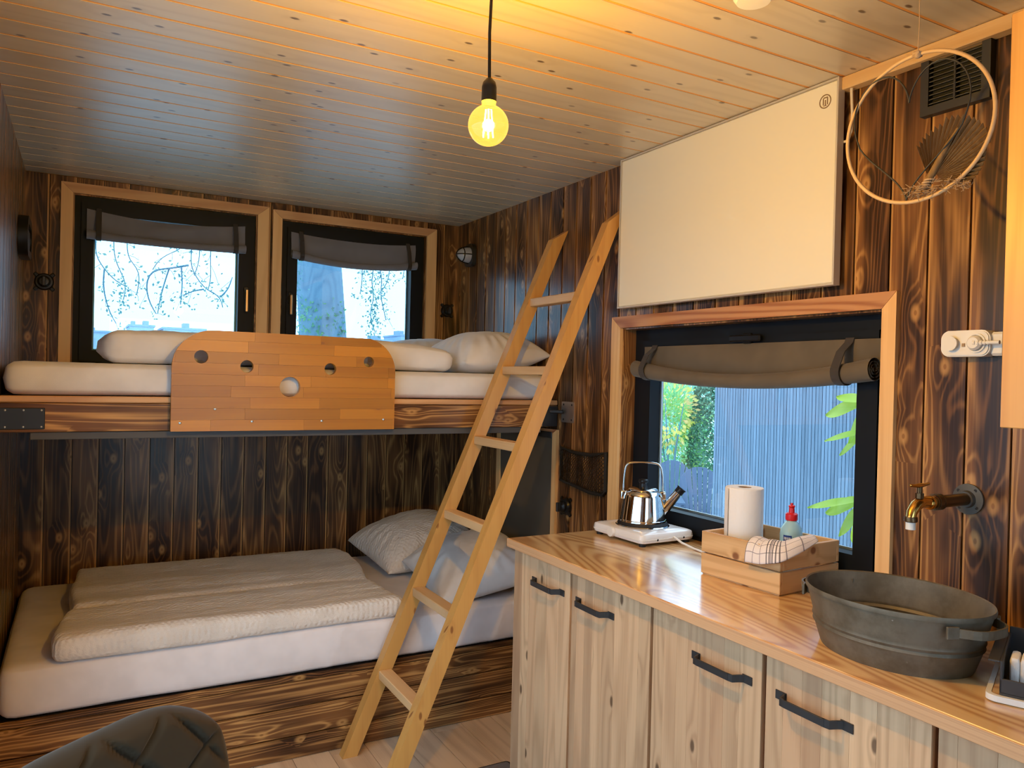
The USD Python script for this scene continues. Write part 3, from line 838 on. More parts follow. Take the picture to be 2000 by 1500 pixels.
pw = settle(place(pillow(0.46, 0.52, 0.205, 3), (1.640, 3.255, 1.556), 0, -6, 4), 1.492)
tag(obj("pillow", pw, M["pillow"], smooth=True), "plump white pillow at the right end of the upper bunk, behind the ladder", "pillow", None)
pw = settle(place(pillow(0.56, 0.48, 0.17, 4), (1.55, 3.785, 1.556), 0, -3, -3), 1.492)
tag(obj("pillow", pw, M["pillow"], smooth=True), "daylit white pillow on the upper bunk beneath the right window", "pillow", None)

# ------------------------------------------------------------------ lower bunk
lb = thing("lower_bunk", "low bunk base clad in scorched horizontal boards", "bunk bed")
obj("base_box", cbox(XL + 0.004, 1.876, yf + 0.012, YB - 0.004, 0.001, 0.319, 0.0), M["tongue"], lb)
for z0, z1 in ((0.002, 0.086), (0.089, 0.196), (0.199, 0.296)):
    obj("board", cbox(XL + 0.004, 1.876, yf, yf + 0.0115, z0, z1, 0.003), M["char_base"], lb)
obj("top_lath", cbox(XL + 0.004, 1.876, yf - 0.004, yf + 0.0115, 0.2985, 0.3195, 0.003), M["char_beam"], lb)
ml = rbox((XL + 0.012, yf - 0.012, 0.3205), (1.868, YB - 0.02, 0.497), 0.05, 0.026)
p = ml.vertices.copy()
wv = np.exp(-((p[:, 1] - yf) / 0.02) ** 2)
for cx in np.linspace(0.85, 1.75, 6):
    tline = (p[:, 0] - cx) - (p[:, 2] - 0.33) * 0.35
    p[:, 1] -= 0.007 * wv * np.exp(-(tline / 0.022) ** 2)
ml.vertices = p
puff(ml, 0.007, (4, 4, 8), 9)
settle(ml, 0.3202)
tag(obj("mattress", ml, M["sheet_low"], smooth=True), "thick mattress in a pale fitted sheet on the low bunk", "mattress")

d2 = rbox((-0.065, 2.925, 0.490), (1.155, 3.87, 0.578), 0.034, 0.014)
p = d2.vertices.copy()
hh = np.clip((p[:, 2] - 0.490) / 0.088, 0, 1)
seam = p[:, 1] - (3.285 + 0.015 * np.sin(3 * p[:, 0]))
val = np.exp(-(seam / 0.018) ** 2)
p[:, 2] -= 0.030 * val * hh * (0.30 + 0.70 * np.clip(1 - p[:, 0] * 0.8, 0, 1))
wl = np.clip((0.15 - p[:, 0]) / 0.215, 0, 1) ** 2
wr = np.clip((p[:, 0] - 0.90) / 0.255, 0, 1) ** 2
p[:, 0] += wl * (0.045 / (1 + np.exp(-seam / 0.03)) - 0.012 * np.sin(p[:, 1] * 11)) + wr * 0.03 * np.sin(p[:, 1] * 7 + 1)
p[:, 2] += hh * (0.010 * np.clip((p[:, 1] - 3.3) / 0.5, 0, 1) + 0.004 * np.sin((p[:, 1] - 2.9) * 21 + 2 * p[:, 0]))
d2.vertices = p
puff(d2, 0.012, (2.0, 16, 9), 12)
puff(d2, 0.007, (5, 46, 20), 14)
puff(d2, 0.004, (60, 60, 60), 15)
p = d2.vertices.copy()
zm = np.where(p[:, 1] < 2.982, 0.447 + np.sqrt(np.maximum(0.05 ** 2 - (2.982 - p[:, 1]) ** 2, 0)), 0.497) + 0.0035
p[:, 2] = np.maximum(p[:, 2], zm)
d2.vertices = p
tag(obj("duvet", d2, M["duvet"], smooth=True), "creased cream seersucker duvet spread on the low bunk", "duvet")
pw = settle(place(pillow(0.56, 0.50, 0.23, 8), (1.53, 3.72, 0.600), 8, -7, 5), 0.5005)
tag(obj("pillow", pw, M["duvet"], smooth=True), "cream pillow at the back of the low bunk against the wall", "pillow")
pw = settle(place(pillow(0.52, 0.52, 0.22, 9), (1.595, 3.195, 0.592), 8, -10, -4), 0.5005)
tag(obj("pillow", pw, M["pillow"], smooth=True), "pale pillow at the front of the low bunk beside the cabinet", "pillow")

# ------------------------------------------------------------------ ladder
ld = thing("ladder", "pine ladder leaning on the right wall in front of the bunks", "ladder", (0.92, 2.68, 0))
xf = lambda z: 0.893 + 0.428 * z
LW = 0.058
for y0, y1, zt, ap in ((2.466, 2.510, 2.094, 0.062), (2.860, 2.905, 2.083, 0.046)):
    pts = []
    for y in (y0, y1):
        pts += [(xf(0), y, 0), (xf(0) + LW, y, 0), (xf(zt), y, zt), (xf(zt + ap) + LW - 0.002, y, zt + ap)]
    pts = np.array(pts) - (0.92, 2.68, 0)
    m = hull(pts)
    obj("stile", m, M["ladder"], ld)
for z in (0.318, 0.628, 0.931, 1.229, 1.521, 1.816):
    obj("rung", tf(cbox(xf(z) + 0.001, xf(z) + 0.054, 2.5095, 2.8605, z - 0.034, z, 0.003), trimesh.transformations.translation_matrix((-0.92, -2.68, 0))), M["rung"], ld)

# ------------------------------------------------------------------ pendant lamp
pl = thing("pendant_lamp", "bare glowing globe bulb hanging on a black cord", "lamp", (BULB[0], BULB[1], ZT))
zb = BULB[2] - ZT
obj("ceiling_rose", lathe([(0.0, 0.0), (0.032, 0.0), (0.032, -0.012), (0.02, -0.022), (0.0, -0.024)], 24), M["black_plastic"], pl, smooth=30)
obj("cord", tube([(0, 0, -0.02), (0.001, 0.0, -0.10), (-0.002, 0, -0.2), (0, 0, zb + 0.088)], 0.0032, 8), M["black_plastic"], pl, smooth=True)
fl_ = [(0.0, 0.092), (0.006, 0.091), (0.0125, 0.083), (0.0145, 0.074), (0.0148, 0.046), (0.0, 0.046)]
obj("socket", tf(lathe(fl_, 24), trimesh.transformations.translation_matrix((0, 0, zb))), M["black_plastic"], pl, smooth=30)
prof = [(0.0138, 0.046), (0.0142, 0.038)] + [(0.0395 * math.sin(a), 0.0395 * math.cos(a)) for a in np.linspace(0.42, math.pi - 0.001, 26)]
obj("bulb", tf(lathe(prof, 40), trimesh.transformations.translation_matrix((0, 0, zb))), M["bulb_glass"], pl, smooth=True, label="round amber glass bulb")
fs = []
for a in np.linspace(0, 2 * math.pi, 6, endpoint=False):
    fs.append(rod((0.011 * math.cos(a), 0.011 * math.sin(a), zb - 0.022), (0.006 * math.cos(a), 0.006 * math.sin(a), zb + 0.030), 0.0016, 8))
obj("filament", cat(fs), M["filament"], pl)
sl = UsdLux.SphereLight.Define(stage, str(pl.GetPath()) + "/glow")
sl.CreateRadiusAttr(0.012)
sl.CreateNormalizeAttr(True)
sl.CreateIntensityAttr(BULB_WATTS)
sl.CreateColorAttr(Gf.Vec3f(*BULB_COLOR))
sl.AddTranslateOp().Set(Gf.Vec3d(0, 0, zb))

# ------------------------------------------------------------------ ceiling and wall fittings
sd = thing("smoke_alarm", "round white smoke alarm on the ceiling at the top edge", "smoke alarm", (1.268, 1.232, ZT))
obj("base", lathe([(0, 0), (0.046, 0), (0.046, -0.008), (0, -0.008)], 32), M["white_plastic"], sd, smooth=30)
obj("cover", lathe([(0.043, -0.008), (0.043, -0.022), (0.036, -0.032), (0.0, -0.035)], 32), M["white_plastic"], sd, smooth=30)

hp = thing("heating_panel", "flat cream infrared heating panel high on the right wall", "heater", (1.835, 1.97, 2.04))
Y0, Y1, Z0, Z1 = -0.512, 0.477, -0.278, 0.292
obj("panel", cbox(-0.001, 0.018, Y0, Y1, Z0, Z1, 0.003), M["panel_white"], hp)
obj("edge_frame", tf(extr(frame_poly(Y0 - 0.006, Y1 + 0.006, Z0 - 0.006, Z1 + 0.006, 0.0055), -0.004, 0.022), mat4((0, 0, 0), Y, Z, X)), M["alu"], hp)
obj("rear_box", cbox(0.018, 0.044, -0.32, 0.32, -0.12, 0.12, 0.004), M["alu"], hp)
cy, cz = Y0 + 0.040, Z1 - 0.050
em = [extr(sg.Point(0, 0).buffer(0.020).difference(sg.Point(0, 0).buffer(0.017)), -0.0022, -0.001)]
for k, (a, b_, c, d) in enumerate(((-0.009, -0.010, -0.006, 0.010), (-0.002, -0.011, 0.001, 0.004), (0.005, -0.009, 0.008, 0.009), (-0.008, 0.009, 0.006, 0.012), (-0.005, -0.013, 0.006, -0.011))):
    em.append(extr(sg.box(a, b_, c, d), -0.0022, -0.001))
obj("emblem", tf(cat(em), mat4((0, cy, cz), Y, Z, X)), M["emblem"], hp, label="small round brown emblem in the panel's corner")
obj("cable", tube([(0.03, Y0 + 0.02, Z1 - 0.17), (0.025, Y0 - 0.018, Z1 - 0.172), (0.02, Y0 - 0.032, Z1 - 0.15), (0.02, Y0 - 0.034, Z1 - 0.10), (0.022, Y0 - 0.028, Z1 - 0.04), (0.025, Y0 - 0.026, Z1 - 0.005)], 0.0042, 8), M["white_cable"], hp, smooth=True)

vg = thing("vent_grille", "black louvred vent grille under the batten, top right", "vent", (XR, 1.14, 2.252))
YA, YZ, ZA, ZZ = -0.087, 0.087, -0.088, 0.084
obj("frame", tf(extr(frame_poly(YA, YZ, ZA, ZZ, 0.021), -0.022, -0.0005), mat4((0, 0, 0), Y, Z, X)), M["black_metal"], vg)
obj("back_plate", cbox(-0.004, -0.0005, YA + 0.02, YZ - 0.02, ZA + 0.02, ZZ - 0.02, 0), M["dark_rubber"], vg)
for i in range(11):
    z = ZA + 0.030 + i * 0.0112
    obj("louvre", hull([(-0.019, y, z - 0.004) for y in (YA + 0.02, YZ - 0.02)] + [(-0.019, y, z - 0.0015) for y in (YA + 0.02, YZ - 0.02)] + [(-0.006, y, z + 0.003) for y in (YA + 0.02, YZ - 0.02)] + [(-0.006, y, z + 0.0055) for y in (YA + 0.02, YZ - 0.02)]), M["louvre"], vg)
obj("mullion", cbox(-0.0205, -0.005, -0.003, 0.003, ZA + 0.02, ZZ - 0.02, 0.001), M["black_metal"], vg)

# hanging hoop with wire heart and palm leaf
HX, HY, HZ, HR = 1.535, 1.022, 2.024, 0.156
hw = thing("hoop_wreath", "rattan hoop with wire heart and palm leaf hanging by a string", "wall decoration", (HX, HY, HZ))
ha = np.array([math.sin(math.radians(5.5)), -math.cos(math.radians(5.5)), 0])       # to the right in the hoop's plane
hn = np.cross(ha, Z)
hoop = lambda a, z, o=0.0: ha * a + Z * z + hn * o
obj("hoop", ring((0, 0, 0), HR, 0.0042, ha, Z, 72, 8), M["rattan"], hw, smooth=True)
obj("string", tube([hoop(0.0, HR), hoop(0.002, HR + 0.06), hoop(0.0, ZT - HZ)], 0.0011, 6), M["twine"], hw)
obj("knot", cat([puff(tf(trimesh.creation.icosphere(2, 0.011), mat4(hoop(0, HR), X, Y, Z * 0.7)), 0.01, 120, 3), tube([hoop(-0.012, HR + 0.002), hoop(-0.025, HR + 0.006)], 0.0016, 6)]), M["twine"], hw)
hp_ = []
for t in np.linspace(0, 1, 60):
    th = -math.pi / 2 + 2 * math.pi * t
    s = math.pi + 2 * math.pi * t
    x_ = 0.125 * math.sin(s) ** 3
    z_ = (13 * math.cos(s) - 5 * math.cos(2 * s) - 2 * math.cos(3 * s) - math.cos(4 * s)) / 17 * 0.125
    hp_.append(hoop(x_ - 0.014, z_ * (1.42 if z_ > 0 else 1.18) - 0.004 + 0.008 * (z_ > 0), 0.003))
obj("wire_heart", tube(hp_, 0.0019, 6), M["black_metal"], hw, smooth=True)
base = np.array([0.030, -0.118])
ang0, ang1 = math.radians(-12), math.radians(112)
for k in range(26):                                                    # pleated fan: each leaf fold is a blade
    a0 = ang0 + (ang1 - ang0) * k / 26
    a1 = ang0 + (ang1 - ang0) * (k + 1) / 26
    am = (a0 + a1) / 2
    L = 0.125 * (0.62 + 0.38 * math.sin((am - ang0) / (ang1 - ang0) * math.pi)) * (1.08 if 0.3 < k / 26 < 0.7 else 1.0)
    b0 = base + 0.018 * np.array([math.cos(am), math.sin(am)])
    e0, e1 = base + L * np.array([math.cos(a0), math.sin(a0)]), base + L * np.array([math.cos(a1), math.sin(a1)])
    em_ = base + (L + 0.006) * np.array([math.cos(am), math.sin(am)])
    pts = [hoop(*b0, -0.004), hoop(*b0, -0.006), hoop(*e0, -0.010), hoop(*e0, -0.012), hoop(*e1, -0.010), hoop(*e1, -0.012), hoop(*em_, -0.002), hoop(*em_, -0.004)]
    obj("palm_fold", hull(pts), M["palm"], hw)
obj("palm_stem", tube([hoop(0.018, -0.135, 0.0), hoop(0.036, -0.105, -0.002), hoop(0.060, -0.06, -0.002), hoop(0.085, -0.02, -0.004)], [0.009, 0.008, 0.006, 0.002], 8), M["palm"], hw, smooth=True)
bl = []
for k in range(170):
    a = -0.01 + 0.125 * random.random() ** 1.2
    z = -0.147 + 0.020 * random.random() + 0.05 * max(0, a - 0.05)
    d = np.array([random.gauss(0, 1), random.gauss(0, 0.6)])
    d *= random.uniform(0.008, 0.018) / np.linalg.norm(d)
    o = random.uniform(-0.015, 0.02)
    bl.append(tube([hoop(a, z, o), hoop(a + d[0], z + d[1], o + random.uniform(-0.008, 0.008))], 0.0008, 4))
obj("dried_grass", cat(bl), M["dried"], hw, kind="stuff")
obj("binding", cat([ring(hoop(0.020 + 0.004 * k, -0.132 + 0.005 * k), 0.0095, 0.0022, ha, hn, 16, 6) for k in range(4)]), M["twine"], hw)

# overhead cabinet
oc = thing("overhead_cabinet", "overhead cabinet with a golden pine door at the right edge", "cabinet", (1.55, 0.55, 1.40))
obj("body", cbox(0.020, 0.325, -0.285, 0.302, 0.004, 0.80, 0.001), M["black_metal"], oc)
obj("door", cbox(0.0, 0.018, -0.27, 0.291, 0.0, 0.797, 0.0015), M["door_wood"], oc)

# twin socket adapter
ts = thing("socket_adapter", "cream double socket adapter with a plug on the right wall", "socket", (XR, 1.085, 1.582))
prof_ = rrect(-0.058, 0.062, -0.0325, 0.0325, 0.022, 8).union(sg.box(0.0, -0.0325, 0.046, 0.0325)).buffer(-0.001)
FS = mat4((0, 0, 0), Y, Z, X)
obj("housing", cat([extr(prof_, -0.034, -0.0008, FS), extr(prof_.buffer(-0.003), -0.037, -0.034, FS)]), M["white_plastic"], ts, smooth=20)
obj("wall_box", cbox(-0.026, -0.0006, -0.085, -0.050, -0.030, 0.026, 0.006), M["white_plastic"], ts)
so = obj("socket_cover", tf(lathe([(0, 0.0), (0.0165, 0.0), (0.0175, 0.002), (0.0175, 0.006), (0, 0.006)], 28), mat4((-0.043, 0.031, 0), Y, Z, -X)), M["white_plastic"], ts, smooth=30)
obj("socket_ring", tf(lathe([(0.0195, 0.0), (0.023, 0.0), (0.023, 0.004), (0.0195, 0.004), (0.0195, 0.0)], 28), mat4((-0.037, -0.026, 0), Y, Z, -X)), M["white_plastic"], ts, smooth=30)
pg = obj("plug", tf(lathe([(0, 0.0), (0.0175, 0.0), (0.0175, 0.008), (0.013, 0.014), (0, 0.014)], 24), mat4((-0.038, -0.026, 0), Y, Z, -X)), M["white_plastic"], ts, smooth=30)
obj("plug_grip", cat([rod((-0.047, -0.026 - 0.008 * k, 0), (-0.047, -0.031 - 0.008 * k, 0), 0.0075 - 0.0007 * k, 12) for k in range(6)] + [rod((-0.047, -0.02, 0), (-0.047, -0.085, 0), 0.0045, 10)]), M["white_plastic"], ts, smooth=30)
obj("switch", cbox(-0.0395, -0.036, 0.000, 0.007, -0.008, 0.0, 0.0005), M["cardboard"], ts)

# tap
tp = thing("wall_tap", "brass tap on a dark pipe jutting from the right wall", "tap", (XR, 1.086, 1.207))
obj("flange", tf(lathe([(0, 0), (0.037, 0), (0.037, 0.006), (0.021, 0.008), (0.019, 0.018), (0, 0.018)], 36), mat4((-0.001, 0, 0), Y, Z, -X)), M["cast_grey"], tp, smooth=30)
for a in (40, 130, 220, 310):
    obj("flange_hole", tf(lathe([(0, 0), (0.004, 0), (0.004, 0.001), (0, 0.001)], 12), mat4((-0.0072, 0.029 * math.cos(math.radians(a)), 0.029 * math.sin(math.radians(a))), Y, Z, -X)), M["dark_rubber"], tp)
obj("pipe", rod((-0.018, 0, 0), (-0.125, 0, 0), 0.0145, 20), M["bronze"], tp, smooth=30)
obj("coupling", cat([rod((-0.115, 0, 0), (-0.145, 0, 0), 0.018, 20), rod((-0.119, 0, 0), (-0.123, 0, 0), 0.0195, 20), rod((-0.137, 0, 0), (-0.141, 0, 0), 0.0195, 20)]), M["bronze"], tp, smooth=30)
obj("tap_body", cat([tube([(-0.140, 0, 0.0), (-0.165, 0, 0.002), (-0.19, 0, 0.003), (-0.208, 0, -0.004), (-0.222, 0, -0.018), (-0.226, 0, -0.034)], [0.0145, 0.0135, 0.0135, 0.013, 0.0115, 0.011], 16), tf(trimesh.creation.icosphere(3, 0.0165), trimesh.transformations.translation_matrix((-0.158, 0, 0.0)))]), M["brass"], tp, smooth=40)
obj("spout_collar", tf(lathe([(0, 0), (0.0135, 0), (0.0145, -0.004), (0.0145, -0.010), (0.0125, -0.012), (0, -0.012)], 20), trimesh.transformations.translation_matrix((-0.226, 0, -0.028))), M["bronze"], tp, smooth=30)
obj("aerator", rod((-0.226, 0, -0.040), (-0.226, 0, -0.057), 0.0105, 20), M["white_plastic"], tp, smooth=30, label="white nozzle")
obj("stem", cat([rod((-0.196, 0, 0.010), (-0.196, 0, 0.040), 0.006, 14), rod((-0.196, 0, 0.012), (-0.196, 0, 0.024), 0.0095, 8)]), M["bronze"], tp, smooth=30)
obj("handle", cat([tube([(-0.236, -0.004, 0.044), (-0.215, -0.001, 0.042), (-0.196, 0, 0.0415), (-0.177, 0.001, 0.042), (-0.158, 0.003, 0.044)], [0.0035, 0.0038, 0.006, 0.0038, 0.0035], 10)]), M["brass"], tp, smooth=True)

# bulkhead lamp, wall switches, net pocket, left wall fitting
bl_ = thing("bulkhead_lamp", "small caged bulkhead lamp in the corner above the upper bunk", "lamp", (XR, 3.865, 2.148))
obj("base", tf(extr(rrect(-0.052, 0.052, -0.062, 0.062, 0.03, 8), 0.0005, 0.022), mat4((0, 0, 0), Y, Z, -X)), M["black_metal"], bl_, smooth=30)
dm = trimesh.creation.icosphere(3, 1.0)
dm.apply_transform(mat4((-0.020, 0, 0), X * 0.072, Y * 0.043, Z * 0.043))
obj("glass_dome", dm, M["porcelain_glass"], bl_, smooth=True)
cg = [tube([(-0.020 - 0.076 * math.sin(t), 0.046 * math.cos(t), 0) for t in np.linspace(0, math.pi, 24)], 0.003, 6), tube([(-0.020 - 0.076 * math.sin(t), 0, 0.046 * math.cos(t)) for t in np.linspace(0, math.pi, 24)], 0.003, 6),
      tube([(-0.062, 0.038 * math.cos(t), 0.038 * math.sin(t)) for t in np.linspace(0, 2 * math.pi, 30)], 0.003, 6)]
obj("cage", cat(cg), M["black_plastic"], bl_, smooth=True)


def switch(label, loc, F3, s=1.0):
    w = thing("rotary_switch", label, "light switch", loc, group="black rotary wall switches")
    obj("base", tf(lathe([(0, 0), (0.038 * s, 0), (0.038 * s, 0.012), (0.033 * s, 0.020), (0.0, 0.022)], 24), F3), M["black_plastic"], w, smooth=30)
    obj("cap", tf(lathe([(0.026 * s, 0.018), (0.026 * s, 0.030), (0.018 * s, 0.038), (0, 0.040)], 20), F3), M["black_plastic"], w, smooth=30)
    obj("toggle", tf(cbox(-0.006, 0.006, -0.02 * s, 0.02 * s, 0.036, 0.056, 0.002), F3), M["black_metal"], w)
    for q in range(4):
        a = math.radians(45 + 90 * q)
        obj("lug", tf(tf(cbox(-0.011, 0.011, -0.008, 0.008, 0.0, 0.012, 0.003), trimesh.transformations.translation_matrix((0.043 * s * math.cos(a), 0.043 * s * math.sin(a), 0)) @ rot(Z, math.degrees(a))), F3), M["black_plastic"], w)


switch("black rotary switch left of the left bunk window", (-0.158, YB, 1.853), mat4((0, -0.0006, 0), X, Z, -Y))
switch("black rotary switch right of the right bunk window", (1.818, YB, 1.850), mat4((0, -0.0006, 0), X, Z, -Y), 0.95)
switch("black rotary switch low on the wall behind the worktop's far corner", (XR, 2.846, 0.912), mat4((-0.0006, 0, 0), Y, Z, -X))

nt = thing("net_pocket", "black elastic net pocket on the right wall beside the kitchen window", "net pocket", (XR, 2.715, 1.09))
cor = [(-0.165, 0.086), (-0.06, 0.068), (0.06, 0.066), (0.170, 0.080), (0.168, -0.066), (0.06, -0.076), (-0.06, -0.090), (-0.150, -0.086), (-0.166, -0.07)]
obj("border", tube([(-0.012, a, c) for a, c in cor], 0.0085, 8, closed=True), M["net"], nt, smooth=40)
poly = sg.Polygon(cor)
st = []
for k in np.arange(-0.30, 0.31, 0.017):
    for sgn in (1, -1):
        ln = sg.LineString([(k - 0.15, -0.15 * sgn), (k + 0.15, 0.15 * sgn)]).intersection(poly)
        for g_ in getattr(ln, "geoms", [ln]):
            if g_.length > 0.01:
                (a0, c0), (a1, c1) = g_.coords[0], g_.coords[-1]
                pts = [(-0.010 - 0.018 * math.sin(math.pi * q) ** 0.7 + 0.003 * sgn, a0 + (a1 - a0) * q, c0 + (c1 - c0) * q) for q in np.linspace(0, 1, 6)]
                st.append(tube(pts, 0.0012, 4))
obj("net", cat(st), M["net"], nt, kind="stuff")

lf = thing("oval_wall_lamp", "black oval fitting on the left wall near the corner, seen edge-on", "wall lamp", (XL, 3.80, 2.005))
FL2 = mat4((0, 0, 0), Y, Z, X)
obj("rim", cat([extr(rrect(-0.15, 0.15, -0.082, 0.082, 0.075, 10).difference(rrect(-0.118, 0.118, -0.05, 0.05, 0.045, 10)), 0.0006, 0.035, FL2)]), M["black_plastic"], lf, smooth=30)
obj("lens", tf(rbox((-0.116, -0.048, 0.001), (0.116, 0.048, 0.030), 0.014, 0.02), FL2), M["black_metal"], lf, smooth=True)

# ------------------------------------------------------------------ kitchen unit
XC, ZC = 1.325, 0.905
wt = thing("worktop", "long varnished plywood kitchen worktop with bold grain", "worktop", (XC, 2.39, 0.875))
off = trimesh.transformations.translation_matrix((-XC, -2.39, -0.875))
obj("top", tf(cat([cbox(XC + 0.004, XR - 0.0005, -0.55, 2.386, 0.8755, ZC, 0.0015), cbox(XR - 0.0005, XR + 0.061, 1.332, 2.3865, 0.884, ZC, 0.001)]), off), M["worktop"], wt)
obj("plywood_edge", tf(cat([cbox(XC, XC + 0.004, -0.55, 2.39, 0.8755, ZC - 0.0012, 0.001), cbox(XC, XR - 0.001, 2.386, 2.390, 0.8755, ZC - 0.0012, 0.001)]), off), M["ply"], wt)
XD = 1.360
rd = random.Random(11)
units = [(2.030, 2.385, (2.060, 2.262), "pine base cabinet at the bed end of the worktop, with narrow door"),
         (1.635, 2.018, (1.796, 1.995), "pine base cabinet below the hot plate, second from the bed"),
         (1.241, 1.6225, (1.268, 1.469), "pine base cabinet below the wooden crate, third from the bed"),
         (0.841, 1.228, (1.001, 1.199), "pine base cabinet below the zinc tub, fourth from the bed"),
         (0.445, 0.828, (0.600, 0.800), "pine base cabinet at the lower right edge, fifth from the bed")]
for i, (y0, y1, (ha0, ha1), lab) in enumerate(units):
    c = thing("base_cabinet", lab, "cabinet", (XD, y0, 0), group="pine base cabinets under the worktop")
    T = trimesh.transformations.translation_matrix((-XD, -y0, 0))
    ya, yb_ = y0 - 0.006, y1 + (0.0 if i == 0 else 0.006)
    obj("body", tf(cbox(XD + 0.021, XR - 0.004, ya + 0.0005, yb_ - 0.0005, 0.002, 0.8745, 0.001), T), M["cabinet_edge"] if i else M["cabinet"], c)
    if i == 0:
        obj("end_panel", tf(cbox(XD + 0.001, XR - 0.004, 2.3858, 2.3888, 0.002, 0.874, 0.0005), T), M["cabinet"], c)
    dr = obj("door", tf(cbox(XD + 0.012, XD + 0.020, y0, y1, 0.055, 0.869, 0.0005), T), M["cabinet_edge"], c)
    y = y0
    while y < y1 - 0.002:
        w_ = rd.choice((0.042, 0.05, 0.06, 0.068))
        e = min(y + w_, y1)
        if y1 - e < 0.015:
            e = y1
        obj("stave", tf(cbox(XD, XD + 0.0118, y + 0.0001, e - 0.0001, 0.055, 0.869, 0.0004), T), M["cabinet"], dr)
        y = e
    zh = 0.786
    hm = []
    for ye, s in ((ha0, 1), (ha1, -1)):
        hm.append(cbox(XD - 0.003, XD - 0.0002, min(ye, ye + s * 0.030), max(ye, ye + s * 0.030), zh - 0.010, zh + 0.010, 0.0008))
        q = [(XD - 0.0015, ye + s * 0.024), (XD - 0.012, ye + s * 0.030), (XD - 0.028, ye + s * 0.036), (XD - 0.030, ye + s * 0.052)]
        hm.append(ribbon([(a, b2, zh) for a, b2 in q], (0, 0, 1), 0.017, 0.004))
    hm.append(cbox(XD - 0.0325, XD - 0.0275, ha0 + 0.046, ha1 - 0.046, zh - 0.0085, zh + 0.0085, 0.001))
    hn_ = obj("handle", tf(cat(hm), T), M["black_metal"], dr, label="black iron bar handle")

# hot plate
hb = thing("hot_plate", "white single electric hot plate under the kettle", "hot plate", (1.785, 2.205, ZC), 1.5)
bd = rbox((-0.121, -0.141, 0.007), (0.121, 0.141, 0.048), 0.015, 0.02)
q = bd.vertices.copy()
k_ = np.clip((q[:, 2] - 0.03) / 0.03, 0, 1)
q[:, 0] *= 1 - 0.03 * k_
q[:, 1] *= 1 - 0.03 * k_
bd.vertices = q
obj("body", bd, M["white_enamel"], hb, smooth=50)
obj("seam", tf(extr(rrect(-0.1222, 0.1222, -0.1422, 0.1422, 0.018).difference(rrect(-0.120, 0.120, -0.140, 0.140, 0.017)), 0.022, 0.025), np.eye(4)), M["white_plastic"], hb)
for a in (-1, 1):
    for c_ in (-1, 1):
        obj("foot", rod((0.1 * a, 0.12 * c_, 0.0), (0.1 * a, 0.12 * c_, 0.011), 0.012), M["dark_rubber"], hb)
obj("trim_ring", tf(lathe([(0.090, 0.0), (0.097, 0.002), (0.094, 0.005), (0.088, 0.005), (0.090, 0.0)], 40), trimesh.transformations.translation_matrix((0, 0, 0.047))), M["steel"], hb, smooth=30)
obj("heating_plate", tf(lathe([(0, 0), (0.089, 0), (0.091, 0.006), (0.086, 0.014), (0, 0.014)], 40), trimesh.transformations.translation_matrix((0, 0, 0.0485))), M["dark_rubber"], hb, smooth=30)
kb = obj("control_knob", tf(lathe([(0, 0), (0.018, 0), (0.017, 0.011), (0, 0.012)], 24), mat4((-0.1215, 0.02, 0.028), Y, Z, -X)), M["white_plastic"], hb, smooth=30)
for a in (-0.05, 0.07):
    obj("screw_hole", tf(trimesh.creation.icosphere(1, 0.004), mat4((a, -0.1415, 0.022), X, Y * 0.4, Z)), M["dark_rubber"], hb)
obj("indicator", tf(trimesh.creation.icosphere(1, 0.005), mat4((-0.09, 0.118, 0.0478), X, Y, Z * 0.3)), M["dark_rubber"], hb)
pc = thing("power_cable", "white power cable of the hot plate lying towards the crate", "cable", (1.79, 2.05, ZC))
obj("sheath", tube([(0.02, 0.012, 0.028), (0.03, -0.02, 0.012), (0.03, -0.08, 0.0045), (0.02, -0.16, 0.004), (0.012, -0.26, 0.004)], 0.0038, 8), M["white_plastic"], pc, smooth=True)

# kettle
KZ = ZC + 0.0628
kt = thing("kettle", "shiny steel kettle with black lid knob and slanted spout", "kettle", (1.785, 2.205, KZ))
obj("body", lathe([(0, 0), (0.080, 0), (0.083, 0.004), (0.082, 0.012), (0.0705, 0.090), (0.066, 0.101), (0.058, 0.108), (0.0, 0.109)], 56), M["steel"], kt, smooth=40)
obj("base_ring", lathe([(0.0, 0.0003), (0.0845, 0.0003), (0.0845, 0.006), (0.083, 0.008), (0.0, 0.008)], 56), M["steel"], kt, smooth=30)
ld_ = obj("lid", lathe([(0.0, 0.109), (0.052, 0.109), (0.053, 0.113), (0.046, 0.118), (0.02, 0.122), (0, 0.122)], 40), M["steel"], kt, smooth=30)
obj("lid_knob", lathe([(0, 0.121), (0.014, 0.121), (0.013, 0.135), (0.017, 0.140), (0.017, 0.147), (0.013, 0.150), (0, 0.150)], 28), M["black_plastic"], ld_, smooth=30)
kd_ = np.array([0.82, -0.57, 0.0])                                     # the side the spout points to
sp = [kd_ * r_ + Z * z_ for r_, z_ in ((0.060, 0.030), (0.080, 0.048), (0.105, 0.078), (0.128, 0.108))]
obj("spout", tube(sp, [0.022, 0.0195, 0.0165, 0.0145], 20), M["steel"], kt, smooth=40)
obj("spout_cap", cat([tube([sp[-1] - (sp[-1] - sp[-2]) * 0.15, sp[-1] + (sp[-1] - sp[-2]) * 0.42], 0.0165, 16), tube([sp[-1] + (sp[-1] - sp[-2]) * 0.30, sp[-1] + (sp[-1] - sp[-2]) * 0.44], [0.016, 0.020], 16)]), M["black_plastic"], kt, smooth=30)
hpth = [kd_ * a + Z * z_ for a, z_ in ((-0.071, 0.088), (-0.073, 0.12), (-0.071, 0.165), (-0.066, 0.196), (-0.054, 0.208), (-0.02, 0.211), (0.02, 0.211), (0.052, 0.207), (0.064, 0.194), (0.069, 0.165), (0.071, 0.12), (0.069, 0.088))]
hb_ = np.repeat(np.array(hpth), 4, 0)
